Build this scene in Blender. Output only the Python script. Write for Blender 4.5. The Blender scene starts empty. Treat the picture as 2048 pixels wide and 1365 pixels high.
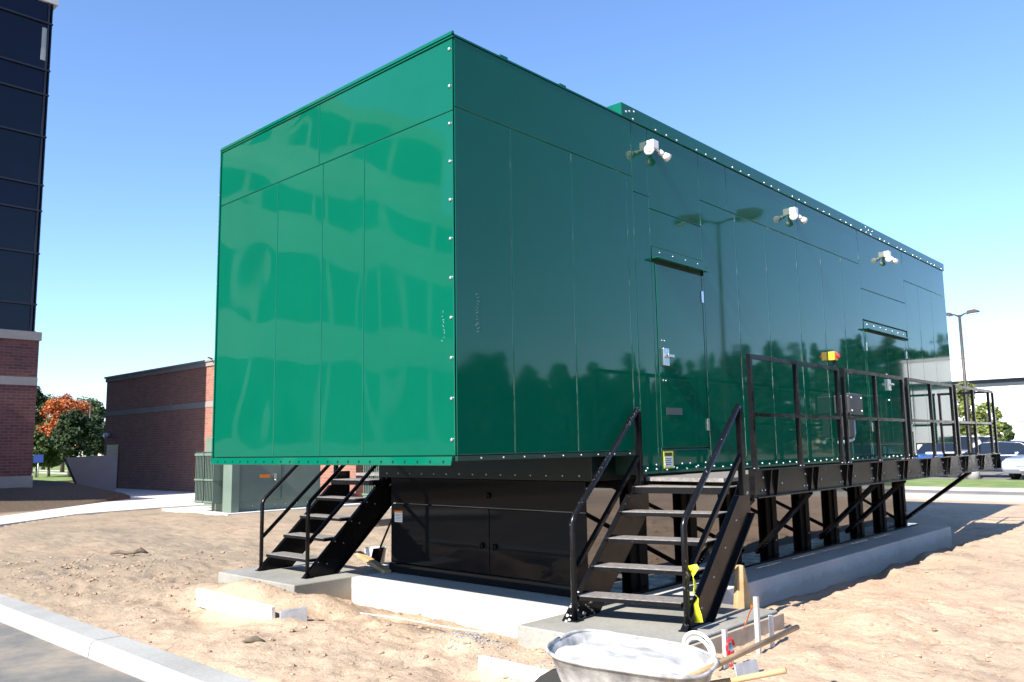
import bpy, math, random
import numpy as np
from mathutils import Vector, Matrix
R_ = math.radians
scene = bpy.context.scene
# ---------------------------------------------------------------- camera
cam = bpy.data.cameras.new("camera"); camo = bpy.data.objects.new("camera", cam)
scene.collection.objects.link(camo); scene.camera = camo
cam.sensor_width = 36.0; cam.lens = 36.0 * 1654.28 / 2048; cam.clip_start = 0.05; cam.clip_end = 2000
YAW, PITCH, ROLL = 0.7441, 0.1272, -0.0165
CAM = Vector((-4.3289, -4.5752, 1.6))
fw = Vector((math.cos(PITCH)*math.cos(YAW), math.cos(PITCH)*math.sin(YAW), math.sin(PITCH)))
rt = fw.cross(Vector((0, 0, 1))).normalized(); up = rt.cross(fw)
cr, sr = math.cos(ROLL), math.sin(ROLL)
rt2 = cr*rt + sr*up; up2 = -sr*rt + cr*up
camo.matrix_world = Matrix(((rt2.x, up2.x, -fw.x, CAM.x), (rt2.y, up2.y, -fw.y, CAM.y), (rt2.z, up2.z, -fw.z, CAM.z), (0, 0, 0, 1)))
cam.dof.use_dof = True; cam.dof.focus_distance = 6.5; cam.dof.aperture_fstop = 5.0
# ---------------------------------------------------------------- sky, sun, exposure
SUN = Vector((-1.32, -0.07, 1.0)).normalized()
w = bpy.data.worlds.new("World"); scene.world = w; w.use_nodes = True
nt = w.node_tree; nt.nodes.clear()
sky = nt.nodes.new('ShaderNodeTexSky'); sky.sky_type = 'NISHITA'; sky.sun_disc = False
sky.sun_elevation = math.asin(SUN.z); sky.sun_rotation = math.atan2(SUN.x, SUN.y)
sky.air_density = 1.0; sky.dust_density = 0.0; sky.ozone_density = 4.0
bg = nt.nodes.new('ShaderNodeBackground'); bg.inputs['Strength'].default_value = 0.105
wo = nt.nodes.new('ShaderNodeOutputWorld')
tint = nt.nodes.new('ShaderNodeMix'); tint.data_type = 'RGBA'; tint.blend_type = 'MULTIPLY'; tint.inputs[0].default_value = 1
tint.inputs[7].default_value = (.93, 1.0, 1.12, 1)   # clear autumn air, a touch bluer than the model
nt.links.new(sky.outputs[0], tint.inputs[6]); nt.links.new(tint.outputs[2], bg.inputs[0]); nt.links.new(bg.outputs[0], wo.inputs[0])
sl = bpy.data.lights.new("sun", 'SUN'); sl.energy = 5.0; sl.angle = R_(0.5); sl.color = (1.0, 0.94, 0.86)
so = bpy.data.objects.new("sun", sl); scene.collection.objects.link(so)
so.rotation_euler = (-SUN).to_track_quat('-Z', 'Y').to_euler(); so.location = (0, 0, 30)
scene.view_settings.view_transform = 'Standard'; scene.view_settings.look = 'None'
scene.view_settings.exposure = 1.28; scene.view_settings.gamma = 1.0
scene.render.engine = 'CYCLES'

# ---------------------------------------------------------------- helpers
COL = scene.collection
class MB:
    def __init__(s): s.v = []; s.f = []; s.sm = []
    def add(s, vs, fs, smooth=False):
        b = len(s.v); s.v += [tuple(x) for x in vs]
        for f in fs: s.f.append([b+i for i in f]); s.sm.append(smooth)
    def box(s, x0, x1, y0, y1, z0, z1, M=None):
        vs = [Vector((x, y, z)) for z in (z0, z1) for y in (y0, y1) for x in (x0, x1)]
        if M: vs = [M @ a for a in vs]
        s.add(vs, [(0,2,3,1),(4,5,7,6),(0,1,5,4),(2,6,7,3),(0,4,6,2),(1,3,7,5)]); return s
    def cbox(s, c, d, M=None):
        h = [a/2 for a in d]
        T = Matrix.Translation(c) @ (M.to_4x4() if M else Matrix.Identity(4))
        return s.box(-h[0], h[0], -h[1], h[1], -h[2], h[2], T)
    def bar(s, p, q, a, b, upv=(0, 0, 1)):
        p = Vector(p); q = Vector(q); d = (q-p); L = d.length; d.normalize(); u = Vector(upv)
        if abs(d.dot(u)) > .99: u = Vector((1, 0, 0))
        x = d.cross(u).normalized(); y = x.cross(d)
        M = Matrix(((x.x, y.x, d.x, p.x), (x.y, y.y, d.y, p.y), (x.z, y.z, d.z, p.z), (0,0,0,1)))
        return s.box(-a/2, a/2, -b/2, b/2, 0, L, M)
    def cyl(s, p, q, r, r2=None, n=14, caps=True):
        p = Vector(p); q = Vector(q); d = (q-p).normalized(); r2 = r if r2 is None else r2
        u = Vector((0, 0, 1)) if abs(d.z) < .9 else Vector((1, 0, 0))
        x = d.cross(u).normalized(); y = x.cross(d); b = len(s.v)
        for c, rr in ((p, r), (q, r2)):
            for i in range(n):
                a = 2*math.pi*i/n; s.v.append(tuple(c + rr*(math.cos(a)*x + math.sin(a)*y)))
        for i in range(n):
            j = (i+1) % n; s.f.append([b+i, b+j, b+n+j, b+n+i]); s.sm.append(True)
        if caps:
            s.f.append([b+i for i in range(n)][::-1]); s.sm.append(False)
            s.f.append([b+n+i for i in range(n)]); s.sm.append(False)
        return s
    def tube(s, pts, r, n=8):
        pts = [Vector(p) for p in pts]; b = len(s.v); m = len(pts); x = None
        for k, p in enumerate(pts):
            d = (pts[min(k+1, m-1)] - pts[max(k-1, 0)]).normalized()
            if x is None:
                u = Vector((0, 0, 1)) if abs(d.z) < .9 else Vector((1, 0, 0)); x = d.cross(u).normalized()
            else: x = (x - d*x.dot(d)).normalized()
            y = x.cross(d); rr = r[k] if isinstance(r, (list, tuple)) else r
            for i in range(n):
                a = 2*math.pi*i/n; s.v.append(tuple(p + rr*(math.cos(a)*x + math.sin(a)*y)))
        for k in range(m-1):
            for i in range(n):
                j = (i+1) % n; s.f.append([b+k*n+i, b+k*n+j, b+(k+1)*n+j, b+(k+1)*n+i]); s.sm.append(True)
        s.f.append([b+i for i in range(n)][::-1]); s.sm.append(False)
        s.f.append([b+(m-1)*n+i for i in range(n)]); s.sm.append(False)
        return s
    def prism(s, poly, f, a, b):
        """poly 2D, f(u,v,w)->point, extruded from w=a to w=b"""
        n = len(poly)
        vs = [f(u, v, a) for u, v in poly] + [f(u, v, b) for u, v in poly]
        s.add(vs, [tuple(range(n))[::-1], tuple(range(n, 2*n))] + [(i, (i+1) % n, n+(i+1) % n, n+i) for i in range(n)])
        return s
    def dome(s, c, nrm, r, h=None, n=10):
        c = Vector(c); nrm = Vector(nrm).normalized(); h = r*.7 if h is None else h
        return s.cyl(c, c+nrm*h*.5, r, r*.95, n, False).cyl(c+nrm*h*.5, c+nrm*h, r*.95, r*.45, n)
    def build(s, name, mat, parent=None, loc=(0, 0, 0), bevel=0, recalc=True):
        me = bpy.data.meshes.new(name); me.from_pydata(s.v, [], s.f)
        me.polygons.foreach_set('use_smooth', s.sm)
        if recalc:
            import bmesh
            bm = bmesh.new(); bm.from_mesh(me); bmesh.ops.recalc_face_normals(bm, faces=bm.faces); bm.to_mesh(me); bm.free()
        me.materials.append(mat); o = bpy.data.objects.new(name, me); COL.objects.link(o)
        o.location = loc
        if parent: o.parent = parent
        if bevel:
            m = o.modifiers.new('bevel', 'BEVEL'); m.width = bevel; m.segments = 2; m.limit_method = 'ANGLE'
        return o
def tag(o, label=None, cat=None, group=None, kind=None):
    if label: o['label'] = label
    if cat: o['category'] = cat
    if group: o['group'] = group
    if kind: o['kind'] = kind
    return o
def thing(name, label, cat, loc=(0, 0, 0), rz=0, group=None):
    o = bpy.data.objects.new(name, None); COL.objects.link(o); o.location = loc; o.rotation_euler = (0, 0, rz)
    o.empty_display_size = .2
    return tag(o, label, cat, group)
def copy_tree(o, parent=None):
    c = o.copy(); COL.objects.link(c)
    if parent: c.parent = parent
    for ch in list(o.children): copy_tree(ch, c)
    return c

# ---------------------------------------------------------------- materials
def mat(name, col, rough=.6, metal=0, coat=0, coat_rough=.03, spec=.5, emit=None):
    m = bpy.data.materials.new(name); m.use_nodes = True; b = m.node_tree.nodes['Principled BSDF']
    b.inputs['Base Color'].default_value = (*col, 1); b.inputs['Roughness'].default_value = rough
    b.inputs['Metallic'].default_value = metal; b.inputs['Coat Weight'].default_value = coat
    b.inputs['Coat Roughness'].default_value = coat_rough; b.inputs['Specular IOR Level'].default_value = spec
    return m
class NT:
    def __init__(s, m): s.t = m.node_tree; s.b = s.t.nodes['Principled BSDF']
    def n(s, kind, **kw):
        x = s.t.nodes.new(kind)
        for k, v in kw.items(): setattr(x, k, v)
        return x
    def l(s, a, b): s.t.links.new(a, b)
    def coord(s, obj=True, scale=(1, 1, 1), rot=(0, 0, 0)):
        g = s.n('ShaderNodeTexCoord'); mp = s.n('ShaderNodeMapping')
        mp.inputs['Scale'].default_value = scale; mp.inputs['Rotation'].default_value = rot
        s.l(g.outputs['Object'], mp.inputs[0]); return mp.outputs[0]
    def noise(s, vec, scale, detail=4, rough=.55):
        x = s.n('ShaderNodeTexNoise'); x.inputs['Scale'].default_value = scale; x.inputs['Detail'].default_value = detail
        x.inputs['Roughness'].default_value = rough; s.l(vec, x.inputs['Vector']); return x.outputs['Fac']
    def ramp(s, fac, stops):
        x = s.n('ShaderNodeValToRGB'); e = x.color_ramp.elements
        while len(e) < len(stops): e.new(.5)
        for i, (p, c) in enumerate(stops): e[i].position = p; e[i].color = (*c, 1)
        s.l(fac, x.inputs[0]); return x.outputs[0]
    def mix(s, fac, a, b, mode='MIX'):
        x = s.n('ShaderNodeMix', data_type='RGBA', blend_type=mode)
        if isinstance(fac, (int, float)): x.inputs[0].default_value = fac
        else: s.l(fac, x.inputs[0])
        for i, v in ((6, a), (7, b)):
            if isinstance(v, tuple): x.inputs[i].default_value = (*v, 1)
            else: s.l(v, x.inputs[i])
        return x.outputs[2]
    def bump(s, h, dist, strength=1, to='Normal'):
        x = s.n('ShaderNodeBump'); x.inputs['Distance'].default_value = dist; x.inputs['Strength'].default_value = strength
        s.l(h, x.inputs['Height']); s.l(x.outputs[0], s.b.inputs[to]); return x
    def math(s, op, a, b=None):
        x = s.n('ShaderNodeMath', operation=op)
        for i, v in ((0, a), (1, b)):
            if v is None: continue
            if isinstance(v, (int, float)): x.inputs[i].default_value = v
            else: s.l(v, x.inputs[i])
        return x.outputs[0]
def noisy(name, c0, c1, scale=3, rough=.85, bump=.004, bscale=30, detail=6, lo=.35, hi=.65, **kw):
    m = mat(name, c0, rough, **kw); t = NT(m); v = t.coord()
    t.l(t.ramp(t.noise(v, scale, detail), [(lo, c0), (hi, c1)]), t.b.inputs['Base Color'])
    if bump: t.bump(t.noise(v, bscale, 5, .6), bump)
    return m

def green_paint():
    m = mat('green_paint', (.001, .094, .054), .4, coat=1, coat_rough=.015, spec=0.0); m.node_tree.nodes['Principled BSDF'].inputs['Coat IOR'].default_value = 1.42
    t = NT(m); v = t.coord()
    # road dust: slight
    d = t.noise(v, 1.3, 5, .6)
    t.l(t.ramp(t.noise(v, .9, 5, .65), [(.3, (.025,)*3), (.75, (.06,)*3)]), t.b.inputs['Coat Roughness'])
    t.l(t.ramp(d, [(.3, (.0008, .084, .048)), (.75, (.0014, .093, .054))]), t.b.inputs['Base Color'])
    return m
M = {}
M['green'] = green_paint()
M['green_trim'] = mat('green_trim_paint', (.001, .098, .057), .4, spec=0, coat=.85, coat_rough=.04)
M['dark_core'] = mat('dark_green_core', (.002, .03, .02), .5)
def black_paint():
    m = mat('black_paint', (.005, .005, .006), .3, coat=0, spec=.2); t = NT(m); v = t.coord()
    n = t.noise(v, 22, 6, .7)
    t.l(t.ramp(n, [(.62, (.006, .006, .007)), (.74, (.04, .04, .04))]), t.b.inputs['Base Color'])
    t.l(t.ramp(t.noise(v, 6, 4), [(.3, (.12,)*3), (.8, (.35,)*3)]), t.b.inputs['Roughness']); return m
M['black'] = black_paint()
M['tank'] = mat('black_tank_gloss', (.006, .006, .007), .3, coat=1, coat_rough=.03, spec=0)
M['tank'].node_tree.nodes['Principled BSDF'].inputs['Coat IOR'].default_value = 2.3
M['tank_end'] = mat('black_sheet_cover', (.011, .011, .012), .35, coat=.3, coat_rough=.05, spec=0)
M['column'] = mat('matt_black_column', (.006, .006, .006), .6, spec=.1)
M['tread'] = noisy('dusty_grating', (.13, .12, .115), (.24, .22, .20), 25, .7, .003, 90)
M['bolt'] = mat('zinc_bolt', (.75, .77, .78), .28, metal=.85)
M['steel'] = mat('stainless_steel', (.6, .6, .6), .25, metal=1)
M['galv'] = noisy('galvanised_steel', (.42, .44, .46), (.6, .62, .64), 9, .45, .001, 40, metal=.6)
M['white'] = mat('white_enamel', (.8, .8, .78), .35, coat=.4)
M['lens'] = mat('lamp_glass', (.75, .75, .72), .12, coat=1)
M['yellow'] = mat('yellow_plastic', (.8, .42, .03), .4)
M['red'] = mat('red_plastic', (.6, .02, .03), .3)
M['grey_box'] = mat('grey_cast_aluminium', (.035, .038, .044), .4, metal=.3)
M['label_white'] = mat('label_white', (.8, .8, .78), .5)
M['label_yellow'] = mat('label_yellow', (.8, .72, .02), .5)
M['label_black'] = mat('label_black', (.03, .03, .03), .5)
M['label_orange'] = mat('label_orange', (.85, .22, .01), .5)
M['plate'] = mat('engraved_plate', (.05, .065, .065), .4)
def concrete(name, c0, c1, rough=.85, dirt=0):
    m = mat(name, c0, rough); t = NT(m); v = t.coord()
    big = t.ramp(t.noise(v, .9, 6, .65), [(.3, c0), (.7, c1)])
    fine = t.ramp(t.noise(v, 35, 5, .7), [(.25, (.78, .77, .75)), (.6, (1, 1, 1))])
    c = t.mix(1.0, big, fine, 'MULTIPLY')
    if dirt:   # soil splashed up the faces and tracked over the top
        g = t.n('ShaderNodeNewGeometry'); sp = t.n('ShaderNodeSeparateXYZ'); t.l(g.outputs['Position'], sp.inputs[0])
        n = t.noise(v, 5, 6, .7); k = t.math('ADD', t.math('MULTIPLY', sp.outputs[2], -5.0), t.math('MULTIPLY', n, 1.6))
        c = t.mix(t.ramp(k, [(.62, (0,)*3), (1.25, (.5,)*3)]), c, (.36, .27, .19))
        holes = t.ramp(t.noise(v, 90, 2, .5), [(.27, (.45,)*3), (.32, (1,)*3)]); c = t.mix(.8, c, holes, 'MULTIPLY')
    t.l(c, t.b.inputs['Base Color'])
    t.bump(t.noise(v, 60, 4, .6), .003); return m
M['slab'] = concrete('cured_concrete', (.50, .48, .445), (.64, .62, .58), .85, 1)
M['pad'] = concrete('fresh_concrete', (.21, .205, .18), (.33, .32, .285), .7, 1)
M['walk'] = concrete('pavement_concrete', (.52, .50, .46), (.64, .62, .58))
M['kerb'] = concrete('kerb_concrete', (.27, .27, .25), (.40, .39, .37))
M['precast'] = concrete('precast_stone', (.22, .205, .19), (.28, .265, .25))
M['cap'] = concrete('light_cap', (.5, .5, .5), (.6, .6, .6))
def sand():
    m = mat('sandy_soil', (.4, .28, .19), .95, spec=.2); t = NT(m)
    v = t.coord(); g = t.n('ShaderNodeNewGeometry')
    big = t.noise(v, .28, 7, .6); mid = t.noise(v, 2.2, 8, .68); fine = t.noise(v, 26, 6, .7); grit = t.noise(v, 110, 3, .7)
    c = t.ramp(big, [(.36, (.40, .31, .225)), (.5, (.475, .355, .25)), (.64, (.53, .375, .262))])
    c = t.mix(.75, c, t.ramp(mid, [(.3, (.62, .56, .50)), (.48, (1, 1, 1)), (.75, (1.12, 1.06, 1.0))]), 'MULTIPLY')
    c = t.mix(.55, c, t.ramp(fine, [(.33, (.45, .40, .36)), (.47, (1, 1, 1))]), 'MULTIPLY')
    c = t.mix(.5, c, t.ramp(grit, [(.30, (.55, .5, .45)), (.42, (1, 1, 1))]), 'MULTIPLY')
    # darker duller topsoil toward the left field (real change of soil): world y > 4 , x < 5
    sp = t.n('ShaderNodeSeparateXYZ'); t.l(g.outputs['Position'], sp.inputs[0])
    f = t.math('ADD', t.math('MULTIPLY', sp.outputs[1], .14), t.math('MULTIPLY', t.math('SUBTRACT', big, .5), 2.2))
    f = t.ramp(f, [(.30, (0,)*3), (.85, (1,)*3)])
    c = t.mix(f, c, t.mix(1.0, c, (.66, .70, .70), 'MULTIPLY'))
    # mulch on the mound by the tall building
    a = t.math('SUBTRACT', sp.outputs[1], t.math('MULTIPLY', sp.outputs[0], .25))
    a = t.math('ADD', a, t.math('MULTIPLY', t.math('SUBTRACT', mid, .5), 1.5))
    k = t.n('ShaderNodeMapRange'); k.inputs[1].default_value = 20.2; k.inputs[2].default_value = 21.2; t.l(a, k.inputs[0])
    mul = t.ramp(fine, [(.3, (.05, .035, .022)), (.7, (.16, .12, .085))])
    c = t.mix(k.outputs[0], c, mul)
    t.l(c, t.b.inputs['Base Color'])
    h = t.math('ADD', t.math('MULTIPLY', mid, 1.0), t.math('MULTIPLY', fine, .35))
    h = t.math('ADD', h, t.math('MULTIPLY', grit, .07))
    t.bump(h, .05, .9)
    return m
M['sand'] = sand()
def asphalt():
    m = mat('asphalt', (.06, .06, .06), .9); t = NT(m); v = t.coord()
    c = t.ramp(t.noise(v, 160, 3, .7), [(.3, (.075, .074, .07)), (.6, (.15, .148, .14)), (.8, (.26, .25, .235))])
    d = t.ramp(t.noise(v, 1.1, 7, .7), [(.42, (0,)*3), (.7, (.75,)*3)])
    t.l(t.mix(d, c, (.36, .29, .21)), t.b.inputs['Base Color']); t.bump(t.noise(v, 120, 3), .004); return m
M['asphalt'] = asphalt()
M['grass'] = noisy('mown_grass', (.10, .16, .03), (.20, .25, .07), 1.2, .9, .02, 40)
def brick(name, c1, c2, mortar, axis):
    m = mat(name, c1, .85); t = NT(m); g = t.n('ShaderNodeTexCoord'); sp = t.n('ShaderNodeSeparateXYZ'); t.l(g.outputs['Object'], sp.inputs[0])
    cb = t.n('ShaderNodeCombineXYZ'); t.l(sp.outputs[axis], cb.inputs[0]); t.l(sp.outputs[2], cb.inputs[1])
    b = t.n('ShaderNodeTexBrick'); b.inputs['Scale'].default_value = 1; b.inputs['Brick Width'].default_value = .30; b.inputs['Row Height'].default_value = .10
    b.inputs['Mortar Size'].default_value = .010; b.inputs['Color1'].default_value = (*c1, 1); b.inputs['Color2'].default_value = (*c2, 1); b.inputs['Mortar'].default_value = (*mortar, 1)
    t.l(cb.outputs[0], b.inputs[0]); v = t.coord()
    c = t.mix(.5, b.outputs[0], t.ramp(t.noise(v, 1.5, 5), [(.3, (.75,)*3), (.7, (1.1,)*3)]), 'MULTIPLY')
    t.l(c, t.b.inputs['Base Color']); t.bump(b.outputs[1], -.004); return m
M['brick_y'] = brick('brick_facing', (.15, .045, .04), (.09, .028, .027), (.11, .095, .09), 0)
M['brick_x'] = brick('brick_side', (.34, .13, .085), (.25, .095, .065), (.24, .2, .17), 1)
M['glass_dark'] = mat('tinted_glass', (.003, .005, .015), .05, coat=0, spec=.32)
M['spandrel'] = mat('spandrel_glass', (.004, .006, .02), .12, spec=.28)
M['mullion'] = mat('mullion', (.012, .012, .022), .4)
M['blind'] = mat('window_blind', (.32, .35, .33), .7)
M['transformer'] = noisy('olive_green_cabinet', (.115, .160, .130), (.145, .19, .155), 2, .45, 0)
M['wood'] = noisy('raw_lumber', (.38, .24, .11), (.54, .36, .19), 6, .8, .002, 60)
M['wood_pale'] = noisy('pale_form_board', (.72, .66, .56), (.80, .75, .66), 5, .8, .002, 60)
M['slurry'] = noisy('wet_cement_slurry', (.38, .38, .36), (.58, .575, .55), 5, .35, .004, 14)
M['pan'] = noisy('scuffed_pan', (.20, .20, .195), (.50, .49, .46), 9, .5, .002, 40)
M['pvc'] = mat('white_pvc', (.78, .78, .76), .35)
M['orange_ribbon'] = mat('orange_ribbon', (.9, .22, .02), .55)
M['yellow_ribbon'] = mat('yellow_ribbon', (.75, .8, .03), .5)
M['lamp_metal'] = mat('bronze_lamp_metal', (.05, .042, .04), .5, metal=.2)
M['bark'] = noisy('bark', (.07, .05, .035), (.14, .11, .08), 8, .9, .01, 20)
M['white_wall'] = noisy('white_metal_cladding', (.72, .73, .73), (.78, .79, .79), .3, .6, 0)
M['bldg_window'] = mat('far_window', (.05, .06, .07), .15)
M['tyre'] = mat('tyre_rubber', (.02, .02, .02), .8)
M['car_glass'] = mat('car_glass', (.01, .014, .02), .04, coat=.5)
M['plastic_dark'] = mat('dark_plastic', (.02, .02, .022), .5)
M['gravel'] = noisy('grey_gravel', (.20, .20, .20), (.38, .38, .37), 30, .9, 0)
def scuffed():
    m = mat('scuffed_black_paint', (.006, .006, .007), .25, spec=.25); t = NT(m); v = t.coord(scale=(1, 1, .35)); n = t.noise(v, 42, 7, .75)
    lo = t.noise(t.coord(), 3.5, 3)
    k = t.math('ADD', n, t.math('MULTIPLY', t.math('SUBTRACT', lo, .5), .35))
    t.l(t.ramp(k, [(.63, (.006, .006, .007)), (.68, (.32, .33, .34))]), t.b.inputs['Base Color']); return m
M['scuffed'] = scuffed()
def leafmat(name, c0, c1):
    m = mat(name, c0, .7, spec=.3); t = NT(m); v = t.coord()
    t.l(t.ramp(t.noise(v, 1.1, 6, .7), [(.3, c0), (.7, c1)]), t.b.inputs['Base Color']); return m
M['leaf_green'] = leafmat('leaf_green', (.035, .07, .018), (.10, .14, .04))
M['leaf_dark'] = leafmat('leaf_dark', (.012, .030, .010), (.038, .065, .022))
M['leaf_red'] = leafmat('leaf_orange', (.30, .06, .018), (.48, .15, .04))
M['leaf_lime'] = leafmat('leaf_lime', (.10, .13, .03), (.22, .26, .07))

# ---------------------------------------------------------------- ground
rng = np.random.RandomState(7)
def lattice(seed, n=256): return np.random.RandomState(seed).rand(n, n)
_lat = lattice(3)
def vnoise(x, y):
    xi = np.floor(x).astype(int); yi = np.floor(y).astype(int); fx = x-xi; fy = y-yi
    fx = fx*fx*(3-2*fx); fy = fy*fy*(3-2*fy); n = 256
    a = _lat[xi % n, yi % n]; b = _lat[(xi+1) % n, yi % n]; c = _lat[xi % n, (yi+1) % n]; d = _lat[(xi+1) % n, (yi+1) % n]
    return (a*(1-fx)+b*fx)*(1-fy) + (c*(1-fx)+d*fx)*fy - .5
def fbm(x, y, o=4, p=.5):
    r = 0; a = 1
    for k in range(o): r = r + a*vnoise(x*2**k+17*k, y*2**k+5*k); a *= p
    return r
def ss(a, b, x):
    t = np.clip((x-a)/(b-a), 0, 1); return t*t*(3-2*t)
def blob(x, y, cx, cy, rx, ry): return np.exp(-(((x-cx)/rx)**2+((y-cy)/ry)**2))
_dq = random.Random(44)
DIMPLES = [(_dq.uniform(-.9, 1.3), _dq.uniform(-.5, 7.5), _dq.uniform(.05, .13), _dq.uniform(.015, .045)*_dq.choice((1, 1, -.7))) for _ in range(90)]
DIMPLES += [(_dq.uniform(2.5, 8), _dq.uniform(-4.2, -1.5), _dq.uniform(.06, .2), _dq.uniform(.01, .03)*_dq.choice((1, 1, -.7))) for _ in range(50)]
def hgt(x, y):
    x = np.asarray(x, float); y = np.asarray(y, float)
    near = 1 - ss(9, 26, np.hypot(x-1, y-1))
    h = near*(.10*fbm(x*.55, y*.55, 3) + .036*fbm(x*2.1, y*2.1, 4, .6) + .035*np.abs(fbm(x*6.3, y*6.3, 3, .65)))
    h += (1-near)*.03*fbm(x*.5, y*.5, 3)
    rough = ss(2.6, 3.4, x)*(1-ss(15, 20, x))*(1-ss(-1.3, -.6, y))
    for cx, cy, rr, dd_ in DIMPLES: h = h - dd_*blob(x, y, cx, cy, rr, rr*.8)
    # tyre ruts across the open field
    for off in (6.1, 7.7):
        d = (y-off-.25*x)/.16; h = h - .022*np.exp(-d*d)*(1+.5*np.sin(x*22))*near
    # trench along the slab's right side and in front of it
    e = -.62 + .14*fbm(x*1.3+9, y*0, 3)*2
    h -= .17*ss(e-.28, e+.05, y)*(1-ss(4.2, 5.0, y))*ss(1.2, 2.2, x)*(1-ss(12.2, 14.5, x))
    h -= .13*ss(.55, 1.1, x)*(1-ss(1.5, 2.0, x))*ss(-.1, .5, y)*(1-ss(3.0, 3.5, y))
    h += .18*blob(x, y, .42, 4.2, .33, .9)+.15*blob(x, y, .38, 3.3, .3, .5) + .16*blob(x, y, .85, 2.75, .35, .38) + .08*blob(x, y, .6, .6, .3, .4) - .10*blob(x, y, .5, 2.3, .25, .2)
    h += .10*blob(x, y, 3.6, -1.75, .8, .4)
    h -= .07*blob(x, y, -.2, 3.2, .22, .9)
    h -= .05*blob(x, y, .0, -.5, .2, .6)
    # mound by the tall building
    m = ss(21.0, 25.5, y - .25*x)*(1-ss(6.8, 9.5, x))
    h += .62*m*(1+.15*fbm(x*.6, y*.6, 3))
    # flatten under pads, walk, kerb
    def flat(x0, x1, y0, y1, z, s=.15):
        return ss(x0-s, x0, x)*(1-ss(x1, x1+s, x))*ss(y0-s, y0, y)*(1-ss(y1, y1+s, y)), z
    for (x0, x1, y0, y1, z, s) in ((-1.26, -1.1, -60, 60, -.02, .02), (.95, 11.2, -1.1, .3, -.2, .05) if 0 else (1.62, 11.1, -.25, 3.9, -.3, .1), (.95, 2.5, -1.1, .1, -.3, .1), (.9, 2.0, 3.5, 4.95, -.3, .1), (19.3, 400, -300, 300, -.06, 1.0), (11.6, 40, 16, 60, -.1, 1)):
        k, z = flat(x0, x1, y0, y1, z, s); h = h*(1-k) + z*k
    # road bed to the left
    k = 1-ss(-1.36, -1.28, x); h = h*(1-k) + (-.24)*k
    return h
def H(x, y): return float(hgt(x, y))
# sidewalk polygon region is kept just below its sheet
WALK = [(-6, 9.2), (1.88, 17.16), (4.2, 19.0), (6.6, 19.4), (11.6, 19.2), (11.6, 36.5), (9.2, 36.5), (8.4, 27), (8.1, 25.0), (6.2, 23.3), (2.9, 20.2), (-7, 10.9)]
def inpoly(x, y, P):
    c = np.zeros(x.shape, bool); n = len(P)
    for i in range(n):
        x0, y0 = P[i]; x1, y1 = P[(i+1) % n]
        if y0 == y1: continue
        c ^= ((y0 > y) != (y1 > y)) & (x < (x1-x0)*(y-y0)/(y1-y0)+x0)
    return c
def axis(lo, hi, step, far):
    a = list(np.arange(lo, hi+1e-6, step)); s = step; v = hi
    while v < far: s *= 1.13; v += s; a.append(v)
    s = step; v = lo; b = []
    while v > -far: s *= 1.13; v -= s; b.append(v)
    return np.array(b[::-1]+a)
xs = np.concatenate([axis(-1.6, 5.2, .035, 5.2)[0:0], axis(-1.7, 5.0, .04, 480)]); ys = axis(-3.0, 6.4, .045, 480)
# keep mid-distance resolution reasonable
def densify(a, lo, hi, mx):
    out = [a[0]]
    for v in a[1:]:
        g = v-out[-1]
        if lo < v < hi and g > mx:
            k = int(math.ceil(g/mx)); base = out[-1]
            for i in range(1, k): out.append(base+g*i/k)
        out.append(v)
    return np.array(out)
xs = densify(xs, -8, 14, .13); ys = densify(ys, -8, 26, .16)
X, Y = np.meshgrid(xs, ys, indexing='ij'); Z = hgt(X, Y)
k = inpoly(X, Y, WALK); Z = np.where(k, np.minimum(Z, -.05), Z)
nx, ny = X.shape
V = np.stack([X, Y, Z], -1).reshape(-1, 3)
idx = np.arange(nx*ny).reshape(nx, ny)
F = np.stack([idx[:-1, :-1], idx[1:, :-1], idx[1:, 1:], idx[:-1, 1:]], -1).reshape(-1, 4)
me = bpy.data.meshes.new('ground'); me.vertices.add(len(V)); me.vertices.foreach_set('co', V.ravel())
me.loops.add(F.size); me.loops.foreach_set('vertex_index', F.ravel())
me.polygons.add(len(F)); me.polygons.foreach_set('loop_start', np.arange(0, F.size, 4)); me.polygons.foreach_set('loop_total', np.full(len(F), 4))
me.polygons.foreach_set('use_smooth', np.ones(len(F), bool)); me.update(); me.validate()
me.materials.append(M['sand']); go = bpy.data.objects.new('ground', me); COL.objects.link(go); tag(go, kind='structure')
def struct(name, mb, m, **kw): return tag(mb.build(name, m, **kw), kind='structure')
# road at left, with gutter
b = MB(); b.box(-9, -1.46, -60, 90, -.3, -.10); struct('road', b, M['asphalt'])
# kerb: curved run of cast pieces, bending right towards the camera
def kerb_line():
    pts = []
    for y in np.arange(60, 1.2, -.5): pts.append((-1.2+.05*math.sin(y*.23), float(y)))
    for i in range(12):
        a = i/11; pts.append((-1.19+.30*a*a+.03*a, 1.1-1.5*a))
    return pts
def kerb_mesh(pts, w0, zt, zb, m, name, flip=1):
    b = MB(); prof = [(0, zb), (0, zt), (w0*.82, zt), (w0*.97, zt-.03), (w0+.03, zb)]; n = len(prof); P = [Vector((x, y, 0)) for x, y in pts]
    for i, p in enumerate(P):
        d = (P[min(i+1, len(P)-1)]-P[max(i-1, 0)]).normalized(); nr = Vector((d.y, -d.x, 0))*flip
        for u, z in prof: b.v.append(tuple(p+nr*u+Vector((0, 0, z))))
    for i in range(len(P)-1):
        for j in range(n):
            k2 = (j+1) % n; b.f.append([i*n+j, i*n+k2, (i+1)*n+k2, (i+1)*n+j]); b.sm.append(False)
    b.f.append(list(range(n))); b.sm.append(False); b.f.append([(len(P)-1)*n+j for j in range(n)][::-1]); b.sm.append(False)
    return struct(name, b, m)
kl = kerb_line()
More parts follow.
